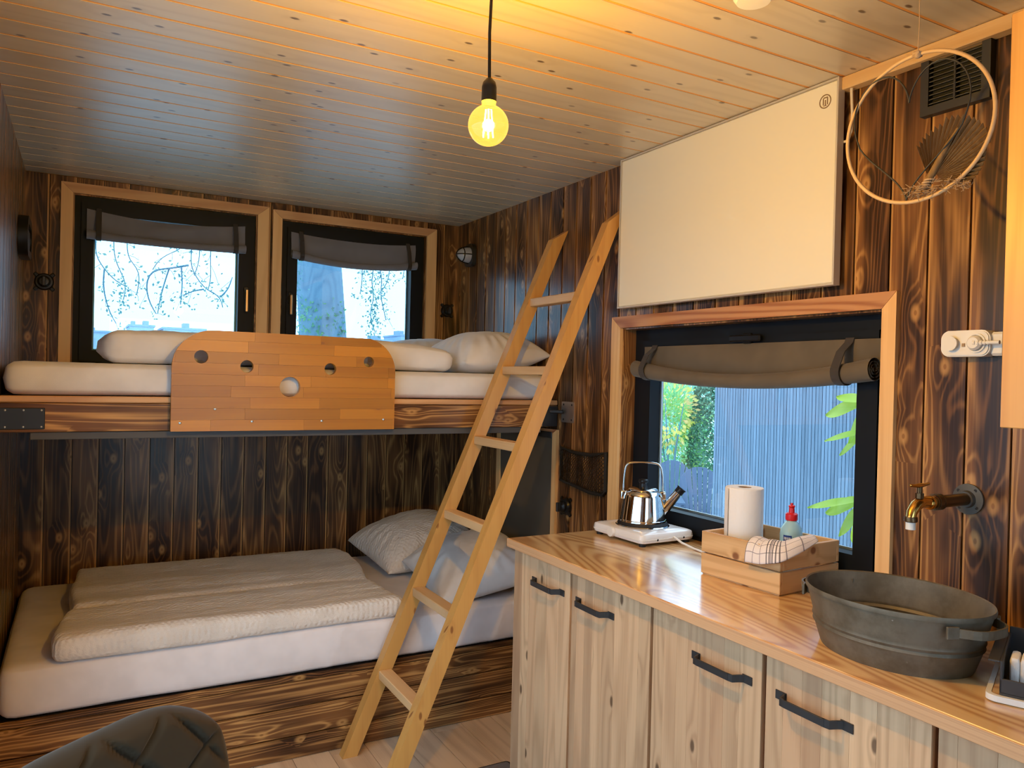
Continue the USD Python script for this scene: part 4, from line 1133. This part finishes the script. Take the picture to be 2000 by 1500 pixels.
for _ in range(6):
    hb_[1:-1] = (hb_[:-2] + 2 * hb_[1:-1] + hb_[2:]) / 4
hd_ = tube(hb_, 0.0042, 12)
hd_.vertices = np.array(hd_.vertices) + np.outer((np.array(hd_.vertices) @ np.cross(kd_, Z)), np.cross(kd_, Z)) * 0.8
obj("handle", hd_, M["steel"], kt, smooth=True)
for s_ in (-1, 1):
    obj("handle_lug", tf(rbox((-0.012, -0.013, -0.014), (0.012, 0.013, 0.018), 0.006, 0.01), mat4(kd_ * 0.070 * s_ + Z * 0.090, kd_, np.cross(Z, kd_), Z)), M["steel"], kt, smooth=40)

# wooden crate with kitchen roll, washing-up bottle and tea towel
CA = 4.0
cr = thing("wooden_crate", "small slatted pine crate on the worktop in front of the window", "crate", (1.757, 1.590, ZC), CA)
cx, cy = 0.130, 0.140
T_ = 0.011
for z0, z1 in ((0.004, 0.063), (0.067, 0.128)):
    obj("slat", cbox(-cx, -cx + T_, -cy, cy, z0, z1, 0.0015), M["crate_y"], cr)
    obj("slat", cbox(cx - T_, cx, -cy, cy, z0, z1, 0.0015), M["crate_y"], cr)
    obj("slat", cbox(-cx + T_, cx - T_, -cy, -cy + T_, z0, z1, 0.0015), M["crate_x"], cr)
    obj("slat", cbox(-cx + T_, cx - T_, cy - T_, cy, z0, z1, 0.0015), M["crate_x"], cr)
obj("bottom", cbox(-cx + 0.004, cx - 0.004, -cy + 0.004, cy - 0.004, 0.0003, 0.0038, 0.0005), M["crate_y"], cr)
for a in (-1, 1):
    for c_ in (-1, 1):
        xa, ya = a * (cx - T_ - 0.009), c_ * (cy - T_ - 0.009)
        obj("corner_post", cbox(xa - 0.0085, xa + 0.0085, ya - 0.0085, ya + 0.0085, 0.004, 0.120, 0.001), M["crate_x"], cr)


def in_crate(a, c_, z):
    t = math.radians(CA)
    return (1.757 + a * math.cos(t) - c_ * math.sin(t), 1.590 + a * math.sin(t) + c_ * math.cos(t), ZC + z)


kr = thing("kitchen_roll", "white kitchen roll standing in the wooden crate", "paper towel roll", in_crate(-0.028, 0.070, 0.0042))
pr = [(0.020, 0.0), (0.0545, 0.0), (0.0550, 0.003), (0.0550, 0.254), (0.0535, 0.2565), (0.020, 0.2565), (0.0198, 0.20), (0.0198, 0.0), (0.020, 0.0)]
obj("paper", lathe(pr, 48), M["paper"], kr, smooth=30)
obj("loose_end", ribbon([(0.0560 * math.cos(a), 0.0560 * math.sin(a), 0.127) for a in np.linspace(math.radians(95), math.radians(146), 10)] + [(-0.0600, 0.0065, 0.127)], (0, 0, 1), 0.252, 0.0006), M["paper"], kr)
obj("core", lathe([(0.0195, 0.0005), (0.0195, 0.256), (0.018, 0.256), (0.018, 0.0005), (0.0195, 0.0005)], 32), M["cardboard"], kr, smooth=30)

bo = thing("soap_bottle", "pale blue washing-up liquid bottle with red cap in the crate", "bottle", in_crate(0.060, -0.030, 0.0042), 35)
pb = [(0, 0), (0.040, 0), (0.044, 0.004), (0.044, 0.130), (0.039, 0.146), (0.024, 0.163), (0.015, 0.168), (0.0, 0.169)]
obj("bottle", lathe(pb, 32, 1.05, 0.72), M["liquid"], bo, smooth=40)
cp = obj("cap", lathe([(0, 0.168), (0.0165, 0.168), (0.0175, 0.172), (0.0175, 0.186), (0.014, 0.189), (0.0085, 0.190), (0.0075, 0.204), (0.0095, 0.208), (0.0085, 0.211), (0.004, 0.213), (0.0035, 0.218), (0, 0.218)], 28), M["red"], bo, smooth=30, label="red push-pull cap")
lbm = []
a_ = np.linspace(math.radians(148), math.radians(192), 8)
P = np.array([[(0.0446 * 1.05 * math.cos(t), 0.0446 * 0.72 * math.sin(t), z_) for z_ in (0.098, 0.130)] for t in a_])
g1_ = grid(P)
g1_.fix_normals()
P2 = P * np.array([0.985, 0.985, 1])
lb_ = obj("label", cat([g1_, grid(P2)]), M["label_blue"], bo)
bars = []
for zz, hgt in ((0.1170, 0.0078), (0.1040, 0.0088)):
    for q, wdt in zip(np.linspace(153, 184, 7), (2, 2, 2, 1.5, 2, 2, 1.5)):
        aa = [math.radians(q + d) for d in np.linspace(0, wdt * 1.6, 3)]
        bars.append(grid(np.array([[(0.0450 * 1.05 * math.cos(t), 0.0450 * 0.72 * math.sin(t), z_) for z_ in (zz, zz + hgt)] for t in aa])))
obj("label_print", cat(bars), M["label_white"], lb_)

# tea towel draped over the front slat near the right corner
tt_n, tt_m = 44, 26
ts_ = np.linspace(0, 1, tt_n)
ctl = (0.0, 0.38, 0.62, 0.82, 1.0)


def along(pts):
    q = np.stack([np.interp(ts_, ctl, np.array(pts)[:, i]) for i in range(3)], 1)
    for _ in range(8):
        q[1:-1] = (q[:-2] + 2 * q[1:-1] + q[2:]) / 4
    return q


t_in = along([(-0.050, -0.020, 0.122), (-0.055, -0.060, 0.118), (-0.045, -0.085, 0.120), (-0.015, -0.105, 0.130), (0.020, -0.120, 0.142)])
t_top = along([(-0.137, -0.032, 0.154), (-0.139, -0.085, 0.156), (-0.128, -0.135, 0.160), (-0.070, -0.152, 0.158), (0.000, -0.146, 0.160)])
t_out = along([(-0.146, -0.040, 0.074), (-0.149, -0.100, 0.080), (-0.152, -0.158, 0.096), (-0.080, -0.165, 0.118), (0.000, -0.158, 0.138)])
td_ = np.linspace(0, 1, tt_m)[None, :, None]
Pt = (1 - td_) ** 2 * t_in[:, None] + 2 * td_ * (1 - td_) * t_top[:, None] + td_ ** 2 * t_out[:, None]
Pt[..., 2] += 0.003 * np.sin(ts_ * 17)[:, None] * np.sin(td_[..., 0] * 3)
gt = grid(Pt)
nn = np.array(gt.vertex_normals)
uvt = np.stack(np.meshgrid(np.linspace(0, 1, tt_n), np.linspace(0, 1, tt_m), indexing="ij"), -1).reshape(-1, 2)
if nn[:, 2].mean() < 0:
    gt.invert()
    nn = -nn
g2 = gt.copy()
g2.vertices = np.array(gt.vertices) + nn * 0.007
g2v, g1v = np.array(g2.vertices), np.array(gt.vertices)
idx = np.arange(tt_n * tt_m).reshape(tt_n, tt_m)
loop = np.r_[idx[0, :], idx[1:, -1], idx[-1, -2::-1], idx[-2:0:-1, 0]]
nv = len(g1v)
side = []
for a, b2 in zip(loop, np.r_[loop[1:], loop[:1]]):
    side += [(a, b2, b2 + nv), (a, b2 + nv, a + nv)]
fs_ = np.vstack([np.array(gt.faces)[:, ::-1], np.array(g2.faces) + nv, np.array(side)])
tw = thing("tea_towel", "white checked tea towel folded over the crate's front edge", "tea towel", (1.757, 1.590, ZC), CA)
obj("cloth", trimesh.Trimesh(np.vstack([g1v, g2v]), fs_, process=False), M["towel"], tw, smooth=True, uv=np.vstack([uvt, uvt]))

# zinc tub
zt = thing("zinc_tub", "oval grey zinc tub used as a washbasin on the worktop", "tub", (1.530, 1.035, ZC))
pz = [(0.0, 0.006), (0.80, 0.006), (0.815, 0.0), (0.825, 0.004), (0.895, 0.043), (0.917, 0.048), (0.903, 0.054), (0.925, 0.060), (0.914, 0.067), (0.990, 0.119), (1.008, 0.120), (1.013, 0.125), (1.005, 0.130), (0.988, 0.128), (0.975, 0.119), (0.900, 0.067), (0.911, 0.060), (0.889, 0.054), (0.903, 0.048), (0.881, 0.043), (0.80, 0.010), (0.0, 0.010)]
obj("basin", lathe(pz, 96, 0.156, 0.192), M["zinc"], zt, smooth=35)
for s_ in (1, -1):
    pts = []
    for a in np.linspace(-1, 1, 15):
        ex = 0.075 * a
        ey = s_ * (0.177 + 0.038 * (1 - abs(a) ** 3.2) - 0.018 * abs(a) ** 4)
        pts.append((ex, ey, 0.103))
    obj("handle", ribbon(pts, (0, 0, 1), 0.017, 0.004), M["zinc"], zt)
    for a in (-1, 1):
        obj("handle_bracket", tf(cbox(-0.012, 0.012, -0.003, 0.003, -0.012, 0.012, 0.001), trimesh.transformations.translation_matrix((0.077 * a, s_ * 0.172, 0.103)) @ rot(Z, -25 * a * s_)), M["zinc"], zt)

# board, black tray and sponge at the right edge
tb = thing("chopping_board", "rounded white-edged wooden board under the black tray", "board", (1.655, 0.705, ZC), 24)
FB = mat4((0, 0, 0), X, Y, Z)
obj("rim", extr(rrect(-0.150, 0.15, -0.17, 0.17, 0.02).difference(rrect(-0.141, 0.141, -0.161, 0.161, 0.014)), 0.002, 0.013), M["white_plastic"], tb)
obj("plate", extr(rrect(-0.141, 0.141, -0.161, 0.161, 0.014), 0.0005, 0.0115), M["worktop"], tb)
tr = thing("black_tray", "black plastic caddy with an open front on the board", "tray", (1.618, 0.697, ZC + 0.0135), 24)
ax_, ay_ = 0.105, 0.140
obj("shell", cat([cbox(-ax_, ax_, -ay_, ay_, 0.0, 0.004, 0.001), cbox(-ax_, -ax_ + 0.004, -ay_, ay_, 0.0042, 0.030, 0.001), cbox(ax_ - 0.004, ax_, -ay_, ay_, 0.0042, 0.075, 0.001), cbox(-ax_, ax_, ay_ - 0.004, ay_, 0.0042, 0.062, 0.001), cbox(-ax_, ax_, -ay_, -ay_ + 0.004, 0.0042, 0.062, 0.001)]), M["grey_plastic"], tr)
obj("lip", cbox(-ax_, ax_, ay_, ay_ + 0.019, 0.058, 0.062, 0.001), M["grey_plastic"], tr)
obj("lip", cbox(-ax_, ax_, -ay_ - 0.026, -ay_, 0.058, 0.062, 0.001), M["grey_plastic"], tr)
spg = thing("white_sponge", "white ribbed sponge standing in the black caddy", "sponge", (1.556, 0.747, ZC + 0.0185), 24)
obj("block", cat([tf(rbox((-0.03, -0.058 + 0.0165 * k, 0), (0.03, -0.0415 + 0.0165 * k, 0.055), 0.007, 0.012), np.eye(4)) for k in range(7)]), M["sponge"], spg, smooth=True)

# chair in the foreground
ch = thing("upholstered_chair", "olive-grey quilted velvet chair in the lower left corner", "chair", (0.042, 1.450, 0.0), 27)
bk = rbox((-0.255, -0.028, 0.40), (0.255, 0.028, 0.844), 0.027, 0.0065)
q = bk.vertices.copy()
u_, z_ = q[:, 0].copy(), q[:, 2].copy()
tz = np.clip((z_ - 0.66) / 0.188, 0, 1)
q[:, 0] = u_ * (1 - 0.10 * tz ** 3)
cap = np.clip((np.abs(u_) - 0.06) / 0.195, 0, 1)
q[:, 2] = z_ + 0.10 * u_ * np.clip((z_ - 0.6) / 0.25, 0, 1) - 0.075 * cap ** 2.6 * np.clip((z_ - 0.55) / 0.3, 0, 1)
front = q[:, 1] < 0
gA = np.abs(((u_ * 1.0 + (z_ - 0.848) * 0.95) / 0.135 + 0.5) % 1 - 0.5)
gB = np.abs(((u_ * 1.0 - (z_ - 0.848) * 0.95) / 0.135 + 0.5) % 1 - 0.5)
gr = np.exp(-(np.minimum(gA, gB) * 0.135 / 0.007) ** 2)
fade = np.clip((0.246 - np.abs(u_)) / 0.04, 0, 1) * np.clip((0.842 - z_) / 0.02, 0, 1)
q[:, 1] += np.where(q[:, 1] < -0.012, (0.013 * gr - 0.007) * fade, 0.0)
q[:, 1] += 0.10 * np.abs(u_ / 0.255) ** 2.2 * -0.16 + 0.10 * (z_ - 0.40)
bk.vertices = q
obj("backrest", bk, M["velvet"], ch, smooth=True)
se = rbox((-0.225, -0.44, 0.405), (0.225, -0.01, 0.475), 0.034, 0.02)
obj("seat", se, M["velvet"], ch, smooth=True)
for a, c_ in ((-0.19, -0.40), (0.19, -0.40), (-0.18, -0.04), (0.18, -0.04)):
    obj("leg", tube([(a * 1.12, c_ + (0.02 if c_ > -0.2 else -0.02), 0.0), (a, c_, 0.406)], [0.009, 0.012], 10), M["black_metal"], ch, smooth=True)

rg_ = thing("floor_mat", "dark grey mat on the floor in front of the cabinets", "mat", (1.17, 2.05, 0))
obj("pile", extr(rrect(-0.33, 0.27, -0.55, 0.50, 0.012), 0.0005, 0.011), M["rug"], rg_)
obj("edge", extr(rrect(-0.338, 0.278, -0.558, 0.508, 0.016).difference(rrect(-0.331, 0.271, -0.551, 0.501, 0.012)), 0.0005, 0.009), M["dark_rubber"], rg_)

# ------------------------------------------------------------------ outside
GZ = -0.78
struct("ground", trimesh.creation.box(bounds=[(-150, -150, GZ - 0.2), (250, 260, GZ)]), M["lawn"], label="pale gravel ground around the cabin")


def leaves(pts, size, seed, n_tri=2, up=0.3):
    r = np.random.default_rng(seed)
    pts = np.asarray(pts, float)
    n = len(pts)
    d = r.normal(size=(n, 3))
    d[:, 2] -= up
    d /= np.linalg.norm(d, axis=1, keepdims=True)
    s = np.cross(d, r.normal(size=(n, 3)))
    s /= np.linalg.norm(s, axis=1, keepdims=True)
    L = size * r.uniform(0.6, 1.3, n)[:, None]
    V = np.stack([pts, pts + d * L * 0.5 + s * L * 0.28, pts + d * L, pts + d * L * 0.5 - s * L * 0.28], 1).reshape(-1, 3)
    k = np.arange(n)[:, None] * 4
    return trimesh.Trimesh(V, np.vstack([k + [0, 1, 2], k + [0, 2, 3]]), process=False)


# big tree behind the cabin
tre = thing("weeping_tree", "large tree with pale trunk and hanging twigs outside the bunk windows", "tree")
trunk = tube([(2.62, 9.2, GZ), (2.56, 9.2, 0.6), (2.50, 9.2, 2.0), (2.40, 9.2, 3.2), (2.28, 9.2, 5.4), (2.2, 9.2, 8)], [0.42, 0.31, 0.275, 0.262, 0.25, 0.2], 28)
puff(trunk, 0.05, (3, 3, 1.2), 4)
obj("trunk", trunk, M["bark"], tre, smooth=True)
obj("bough", tube([(2.28, 9.2, 4.9), (1.2, 8.6, 5.3), (0.2, 8.1, 5.2), (-1.0, 7.9, 4.9)], [0.13, 0.10, 0.07, 0.03], 10), M["bark"], tre, smooth=True)
obj("bough", tube([(2.28, 9.2, 5.2), (2.9, 8.4, 5.6), (3.6, 8.0, 5.2)], [0.12, 0.08, 0.03], 10), M["bark"], tre, smooth=True)
br1 = [[(0.884, 2.655), (0.88, 2.463), (0.93, 2.378), (1.016, 2.266), (1.172, 2.203), (1.196, 2.1)], [(0.829, 2.649), (0.695, 2.591), (0.604, 2.51), (0.572, 2.434)], [(0.88, 2.492), (0.711, 2.447), (0.566, 2.427), (0.521, 2.343), (0.517, 2.242), (0.552, 2.115), (0.613, 2.017)],
       [(0.711, 2.447), (0.674, 2.313), (0.637, 2.135), (0.626, 2.018)], [(1.016, 2.266), (0.919, 2.244), (0.838, 2.194)], [(1.172, 2.203), (1.242, 2.284), (1.283, 2.408)], [(0.081, 2.501), (0.157, 2.382), (0.259, 2.278), (0.349, 2.243)],
       [(0.157, 2.382), (0.147, 2.241), (0.175, 2.102), (0.214, 1.978), (0.266, 1.896)], [(0.228, 2.629), (0.243, 2.489), (0.295, 2.381), (0.348, 2.271), (0.325, 2.127)], [(0.341, 2.641), (0.357, 2.5), (0.435, 2.45), (0.463, 2.338), (0.44, 2.193)],
       [(0.966, 2.648), (0.969, 2.53), (0.93, 2.393)], [(0.806, 2.456), (0.822, 2.295), (0.812, 2.104)], [(1.08, 2.541), (1.097, 2.393), (1.072, 2.271)],
       [(2.548, 2.612), (2.566, 2.464), (2.555, 2.326)], [(2.719, 2.628), (2.708, 2.476), (2.755, 2.314), (2.716, 2.145), (2.763, 1.996), (2.807, 1.943)], [(2.748, 2.617), (2.794, 2.483), (2.783, 2.343), (2.83, 2.208), (2.877, 2.072)],
       [(2.951, 2.635), (2.94, 2.495), (2.883, 2.406)], [(3.055, 2.645), (3.043, 2.531)], [(1.886, 2.618), (1.915, 2.476), (1.906, 2.278), (1.95, 2.084), (1.928, 1.898)], [(1.84, 2.6), (1.86, 2.4), (1.85, 2.2)]]
lp, small = [], []
rb = random.Random(21)
for k, b in enumerate(br1):
    y0 = 8.0 + rb.uniform(-0.15, 0.15)
    pts = [(x_, y0 + 0.03 * i, z_) for i, (x_, z_) in enumerate(b)]
    if b[0][1] > 2.49 and k not in (2, 3, 4, 5):
        pts = [(b[0][0] + 0.05, 8.2, 5.2), (b[0][0] + 0.03, y0 + 0.05, 3.6)] + pts
    d = np.r_[0, np.cumsum(np.linalg.norm(np.diff(pts, axis=0), axis=1))]
    t = np.linspace(0, d[-1], max(8, int(d[-1] / 0.05)))
    Pp = np.stack([np.interp(t, d, np.array(pts)[:, i]) for i in range(3)], 1)
    for _ in range(2):
        Pp[1:-1] = (Pp[:-2] + 2 * Pp[1:-1] + Pp[2:]) / 4
    big = k in (0, 2, 6)
    right = b[0][0] > 1.6
    obj("branch", tube(Pp, np.linspace(0.010 if big else 0.0075, 0.004, len(Pp)), 6), M["twig"], tre, smooth=True)
    dens = 5 if right else 2
    for q in Pp[(Pp[:, 2] < 2.8)]:
        for _ in range(rb.choice((0, 1, 1, 2)) if not right else dens):
            lp.append(q + np.array([rb.gauss(0, 0.045), rb.gauss(0, 0.05), rb.gauss(-0.02, 0.04)]))
    for q in Pp[(Pp[:, 2] < 2.75)][::2]:
        e = q + np.array([rb.gauss(0, 0.05), rb.gauss(0, 0.05), -abs(rb.gauss(0.05, 0.05))])
        small.append(tube([q, (q + e) / 2 + (0.005, 0, 0.006), e], 0.0018, 4))
        lp += [e, e + (0.01, 0, -0.02)]
for _ in range(170):
    lp.append(np.array([rb.choice((rb.gauss(1.90, 0.05), rb.gauss(2.74, 0.06))), 8.1 + rb.gauss(0, 0.1), rb.uniform(1.9, 2.7)]))
for cx_, cz_, n_, s_ in ((0.30, 2.15, 60, 0.05), (0.62, 2.10, 30, 0.04), (0.82, 2.2, 45, 0.05), (2.74, 2.05, 50, 0.04)):
    for _ in range(n_):
        lp.append(np.array([rb.gauss(cx_, s_), 8.0 + rb.gauss(0, 0.08), rb.gauss(cz_, 0.12)]))
obj("twigs", cat(small), M["twig"], tre, kind="stuff")
obj("foliage", leaves(lp, 0.034, 3), M["tree_leaf"], tre, kind="stuff")
iv = []
for _ in range(700):
    z_ = 1.0 + 1.35 * rb.random() ** 1.7
    a = rb.uniform(-2.9, -0.6)
    iv.append((2.50 + 0.285 * math.cos(a) + 0.03 - 0.02 * z_, 9.2 + 0.285 * math.sin(a), z_))
obj("ivy", leaves(iv, 0.05, 5), M["ivy"], tre, kind="stuff", label="green ivy climbing the lower trunk")


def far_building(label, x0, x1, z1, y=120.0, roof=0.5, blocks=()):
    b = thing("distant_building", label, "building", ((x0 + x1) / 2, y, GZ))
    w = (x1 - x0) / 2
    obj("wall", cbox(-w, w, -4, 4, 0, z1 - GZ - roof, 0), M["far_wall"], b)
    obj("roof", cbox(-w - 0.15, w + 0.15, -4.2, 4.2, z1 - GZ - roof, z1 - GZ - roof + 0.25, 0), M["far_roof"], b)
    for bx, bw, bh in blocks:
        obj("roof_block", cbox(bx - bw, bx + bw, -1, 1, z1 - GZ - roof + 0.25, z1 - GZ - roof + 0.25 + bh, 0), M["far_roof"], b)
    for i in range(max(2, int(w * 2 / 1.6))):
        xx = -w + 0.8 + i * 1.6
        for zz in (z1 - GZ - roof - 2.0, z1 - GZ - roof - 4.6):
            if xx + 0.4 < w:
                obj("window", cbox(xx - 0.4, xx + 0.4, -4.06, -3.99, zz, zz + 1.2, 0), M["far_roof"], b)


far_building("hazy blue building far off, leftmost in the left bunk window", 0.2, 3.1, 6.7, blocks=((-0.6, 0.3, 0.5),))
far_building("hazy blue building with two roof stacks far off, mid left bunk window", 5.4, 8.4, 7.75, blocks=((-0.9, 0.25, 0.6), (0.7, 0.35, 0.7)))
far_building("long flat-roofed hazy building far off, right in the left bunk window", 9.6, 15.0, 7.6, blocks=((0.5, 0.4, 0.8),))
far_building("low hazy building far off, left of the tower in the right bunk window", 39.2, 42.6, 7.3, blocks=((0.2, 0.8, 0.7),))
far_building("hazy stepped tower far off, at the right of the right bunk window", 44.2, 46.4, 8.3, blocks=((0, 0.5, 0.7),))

# slatted timber wall opposite the kitchen window
FX = 5.5
sf = thing("slatted_wall", "tall weathered timber wall of narrow vertical slats outside the kitchen window", "wall", (FX, 0, GZ))
obj("backing", cbox(0.03, 0.12, -3.0, 5.70, 0.0, 4.6, 0), M["fence_gap"], sf)
y = 5.715
i = 0
while y > 2.2:
    obj("slat", cbox(0.0012 * (i % 3), 0.028, y - 0.0300, y, 0.02, 4.6, 0.002), M["fence"], sf)
    y -= 0.0345
    i += 1
obj("slats", cat([cbox(0.0, 0.028, y - 0.0345 * k - 0.0300, y - 0.0345 * k, 0.02, 4.6, 0) for k in range(140)]), M["fence"], sf, kind="stuff")


def adirondack(label, loc, rz, src=None):
    if src is not None:
        return copy_thing(src, "garden_chair", label, loc, rz, "plastic garden chairs")
    c = thing("garden_chair", label, "garden chair", loc, rz, "plastic garden chairs")
    arc = lambda q: 1.00 - 0.17 * abs(q) ** 2.4
    for k in range(7):
        q0, q1 = (k - 3.44) / 3.5, (k - 2.56) / 3.5
        xb0, xb1, xt0, xt1 = 0.20 * q0, 0.20 * q1, 0.285 * q0, 0.285 * q1
        cv = lambda q: -0.05 * q * q
        obj("back_slat", hull([(xb0, 0.16 + cv(q0), 0.30), (xb1, 0.16 + cv(q1), 0.30), (xt0, 0.40 + cv(q0), arc(q0)), (xt1, 0.40 + cv(q1), arc(q1)), (xb0, 0.18 + cv(q0), 0.30), (xb1, 0.18 + cv(q1), 0.30), (xt0, 0.42 + cv(q0), arc(q0)), (xt1, 0.42 + cv(q1), arc(q1)), ((xt0 + xt1) / 2, 0.41 + cv((q0 + q1) / 2), arc((q0 + q1) / 2))]), M["chair_blue"], c)
    for k in range(6):
        yy = -0.36 + 0.085 * k
        obj("seat_slat", cbox(-0.25, 0.25, yy, yy + 0.075, 0.36 - 0.012 * k, 0.385 - 0.012 * k, 0.004), M["chair_blue"], c)
    for s_ in (-1, 1):
        obj("armrest", hull([(s_ * 0.25, -0.42, 0.55), (s_ * 0.38, -0.42, 0.55), (s_ * 0.27, 0.28, 0.55), (s_ * 0.34, 0.28, 0.55), (s_ * 0.25, -0.42, 0.575), (s_ * 0.38, -0.42, 0.575), (s_ * 0.27, 0.28, 0.575), (s_ * 0.34, 0.28, 0.575)]), M["chair_blue"], c)
        obj("leg", hull([(s_ * 0.27, -0.38, 0), (s_ * 0.31, -0.38, 0), (s_ * 0.27, -0.28, 0), (s_ * 0.31, -0.28, 0), (s_ * 0.27, -0.38, 0.55), (s_ * 0.31, -0.38, 0.55), (s_ * 0.27, -0.28, 0.55), (s_ * 0.31, -0.28, 0.55)]), M["chair_blue"], c)
        obj("leg", hull([(s_ * 0.26, 0.42, 0), (s_ * 0.30, 0.42, 0), (s_ * 0.26, 0.50, 0), (s_ * 0.30, 0.50, 0), (s_ * 0.26, -0.38, 0.34), (s_ * 0.30, -0.38, 0.34), (s_ * 0.26, 0.20, 0.34), (s_ * 0.30, 0.20, 0.34)]), M["chair_blue"], c)
    return c


adc = adirondack("blue-grey plastic garden chair outside, the left one of the pair", (8.02, 9.22, GZ), -42)
adirondack("blue-grey plastic garden chair outside, the right one, next to the slatted wall", (7.80, 8.32, GZ), -38, adc)


def shrub(name, label, cat_, cx, cy, z0, rx, rz_, n, size, mat, seed, stems=5, cone=False):
    s = thing(name, label, cat_, (cx, cy, GZ))
    r = np.random.default_rng(seed)
    d = r.normal(size=(n, 3))
    d /= np.linalg.norm(d, axis=1, keepdims=True)
    rad = r.uniform(0.35, 1.0, n) ** 0.5
    rad *= 0.62 + 0.55 * meshkit.noise(d * 3 + seed, seed)
    P = d * rad[:, None] * (rx, rx, rz_) + (0, 0, z0)
    if cone:
        h = r.uniform(0, 1, n)
        a = r.uniform(0, 2 * np.pi, n)
        rr = rx * (1 - h ** 1.6) * r.uniform(0.5, 1, n) ** 0.5
        P = np.stack([rr * np.cos(a), rr * np.sin(a), 0.1 + h * (z0 + rz_)], 1)
    obj("foliage", leaves(P, size, seed), M[mat], s, kind="stuff")
    for k in range(stems):
        e = (P[r.integers(n)] - (0, 0, z0)) * (0.9, 0.9, 0.6) + (0, 0, z0)
        obj("stem", tube([(0.05 * k - 0.1, 0, 0), e * (0.4, 0.4, 0.55), e], [0.03, 0.018, 0.006], 6), M["twig"], s, smooth=True)
    return s


shrub("green_shrub", "light green shrub directly behind the two garden chairs", "shrub", 9.4, 11.1, 1.15, 1.0, 1.3, 7000, 0.085, "shrub_leaf", 31)
shrub("green_shrub", "pale bluish-green tall shrub at the far back of the kitchen window view", "shrub", 13.0, 16.8, 3.0, 3.0, 3.9, 17000, 0.17, "shrub_blue", 32)
shrub("sapling", "yellow-leaved sapling among the shrubs behind the garden chairs", "sapling", 8.95, 10.35, 1.7, 0.5, 0.75, 420, 0.10, "shrub_gold", 33, stems=4)
shrub("conifer", "dark narrow conifer beside the end of the slatted wall", "conifer", 9.65, 10.05, 2.3, 0.52, 1.6, 9000, 0.07, "conifer", 34, stems=1, cone=True)
shrub("green_shrub", "broad hazy green shrub closing the view at the left of the kitchen window", "shrub", 9.6, 13.7, 2.4, 1.8, 3.1, 16000, 0.13, "shrub_blue", 35)


def big_leaf(base, direction, length, width, droop, seed, tilt=0.0):
    d = np.asarray(direction, float)
    d /= np.linalg.norm(d)
    s = np.cross(d, Z)
    s /= np.linalg.norm(s)
    s = s * math.cos(tilt) + np.cross(s, d) * math.sin(tilt)
    n = np.cross(s, d)
    rows = []
    for t in np.linspace(0, 1, 14):
        w = width * math.sin(math.pi * t ** 1.35) ** 0.8 * (1 - 0.15 * t) + 0.001
        c = np.asarray(base) + d * length * t - Z * droop * t ** 2
        saw = 1 + 0.06 * (-1) ** int(t * 26)
        rows.append([c + s * w * a * saw + n * (0.18 * width * abs(a)) for a in (-1, -0.5, 0, 0.5, 1)])
    return grid(np.array(rows))


cb = thing("chestnut_branch", "chestnut branch with large lime-green leaves outside the kitchen window, right edge", "branch", (3.35, 2.30, 0.0))
sh2 = lambda m: tf(m, trimesh.transformations.translation_matrix((-3.35, -2.30, 0)))
obj("stem", sh2(tube([(3.15, 1.55, GZ), (3.2, 1.95, 0.2), (3.35, 2.30, 0.92), (3.40, 2.42, 1.30), (3.42, 2.40, 1.5)], [0.02, 0.016, 0.011, 0.007, 0.003], 8)), M["twig"], cb, smooth=True)
for base, dirs in (((3.40, 2.475, 1.385), ((0.05, 0.9, 0.28, 0.20), (0.10, 0.9, -0.14, 0.27), (0.15, 0.5, -0.7, 0.22), (-0.1, -0.6, 0.2, 0.25), (0.3, -0.8, -0.3, 0.24))),
                   ((3.38, 2.45, 1.245), ((0.05, 0.9, -0.12, 0.27), (0.15, 0.7, -0.38, 0.22), (0.1, 0.2, -0.9, 0.20), (-0.1, -0.8, -0.2, 0.25))),
                   ((3.36, 2.43, 0.915), ((0.0, 0.9, -0.16, 0.36), (0.1, 0.75, -0.22, 0.28), (0.1, 0.5, -0.50, 0.26), (0.1, 0.35, -0.75, 0.22), (-0.1, -0.8, -0.2, 0.28)))):
    obj("petiole", sh2(tube([(3.37, 2.36, base[2] - 0.06), base], 0.003, 6)), M["chestnut"], cb)
    for k, (a, b2, c_, L) in enumerate(dirs):
        obj("leaf", sh2(big_leaf(base, (a, b2, c_), L, 0.045 + 0.012 * (k % 2), 0.03, k, tilt=0.5 + 0.35 * (k % 3))), M["chestnut"], cb, smooth=True)
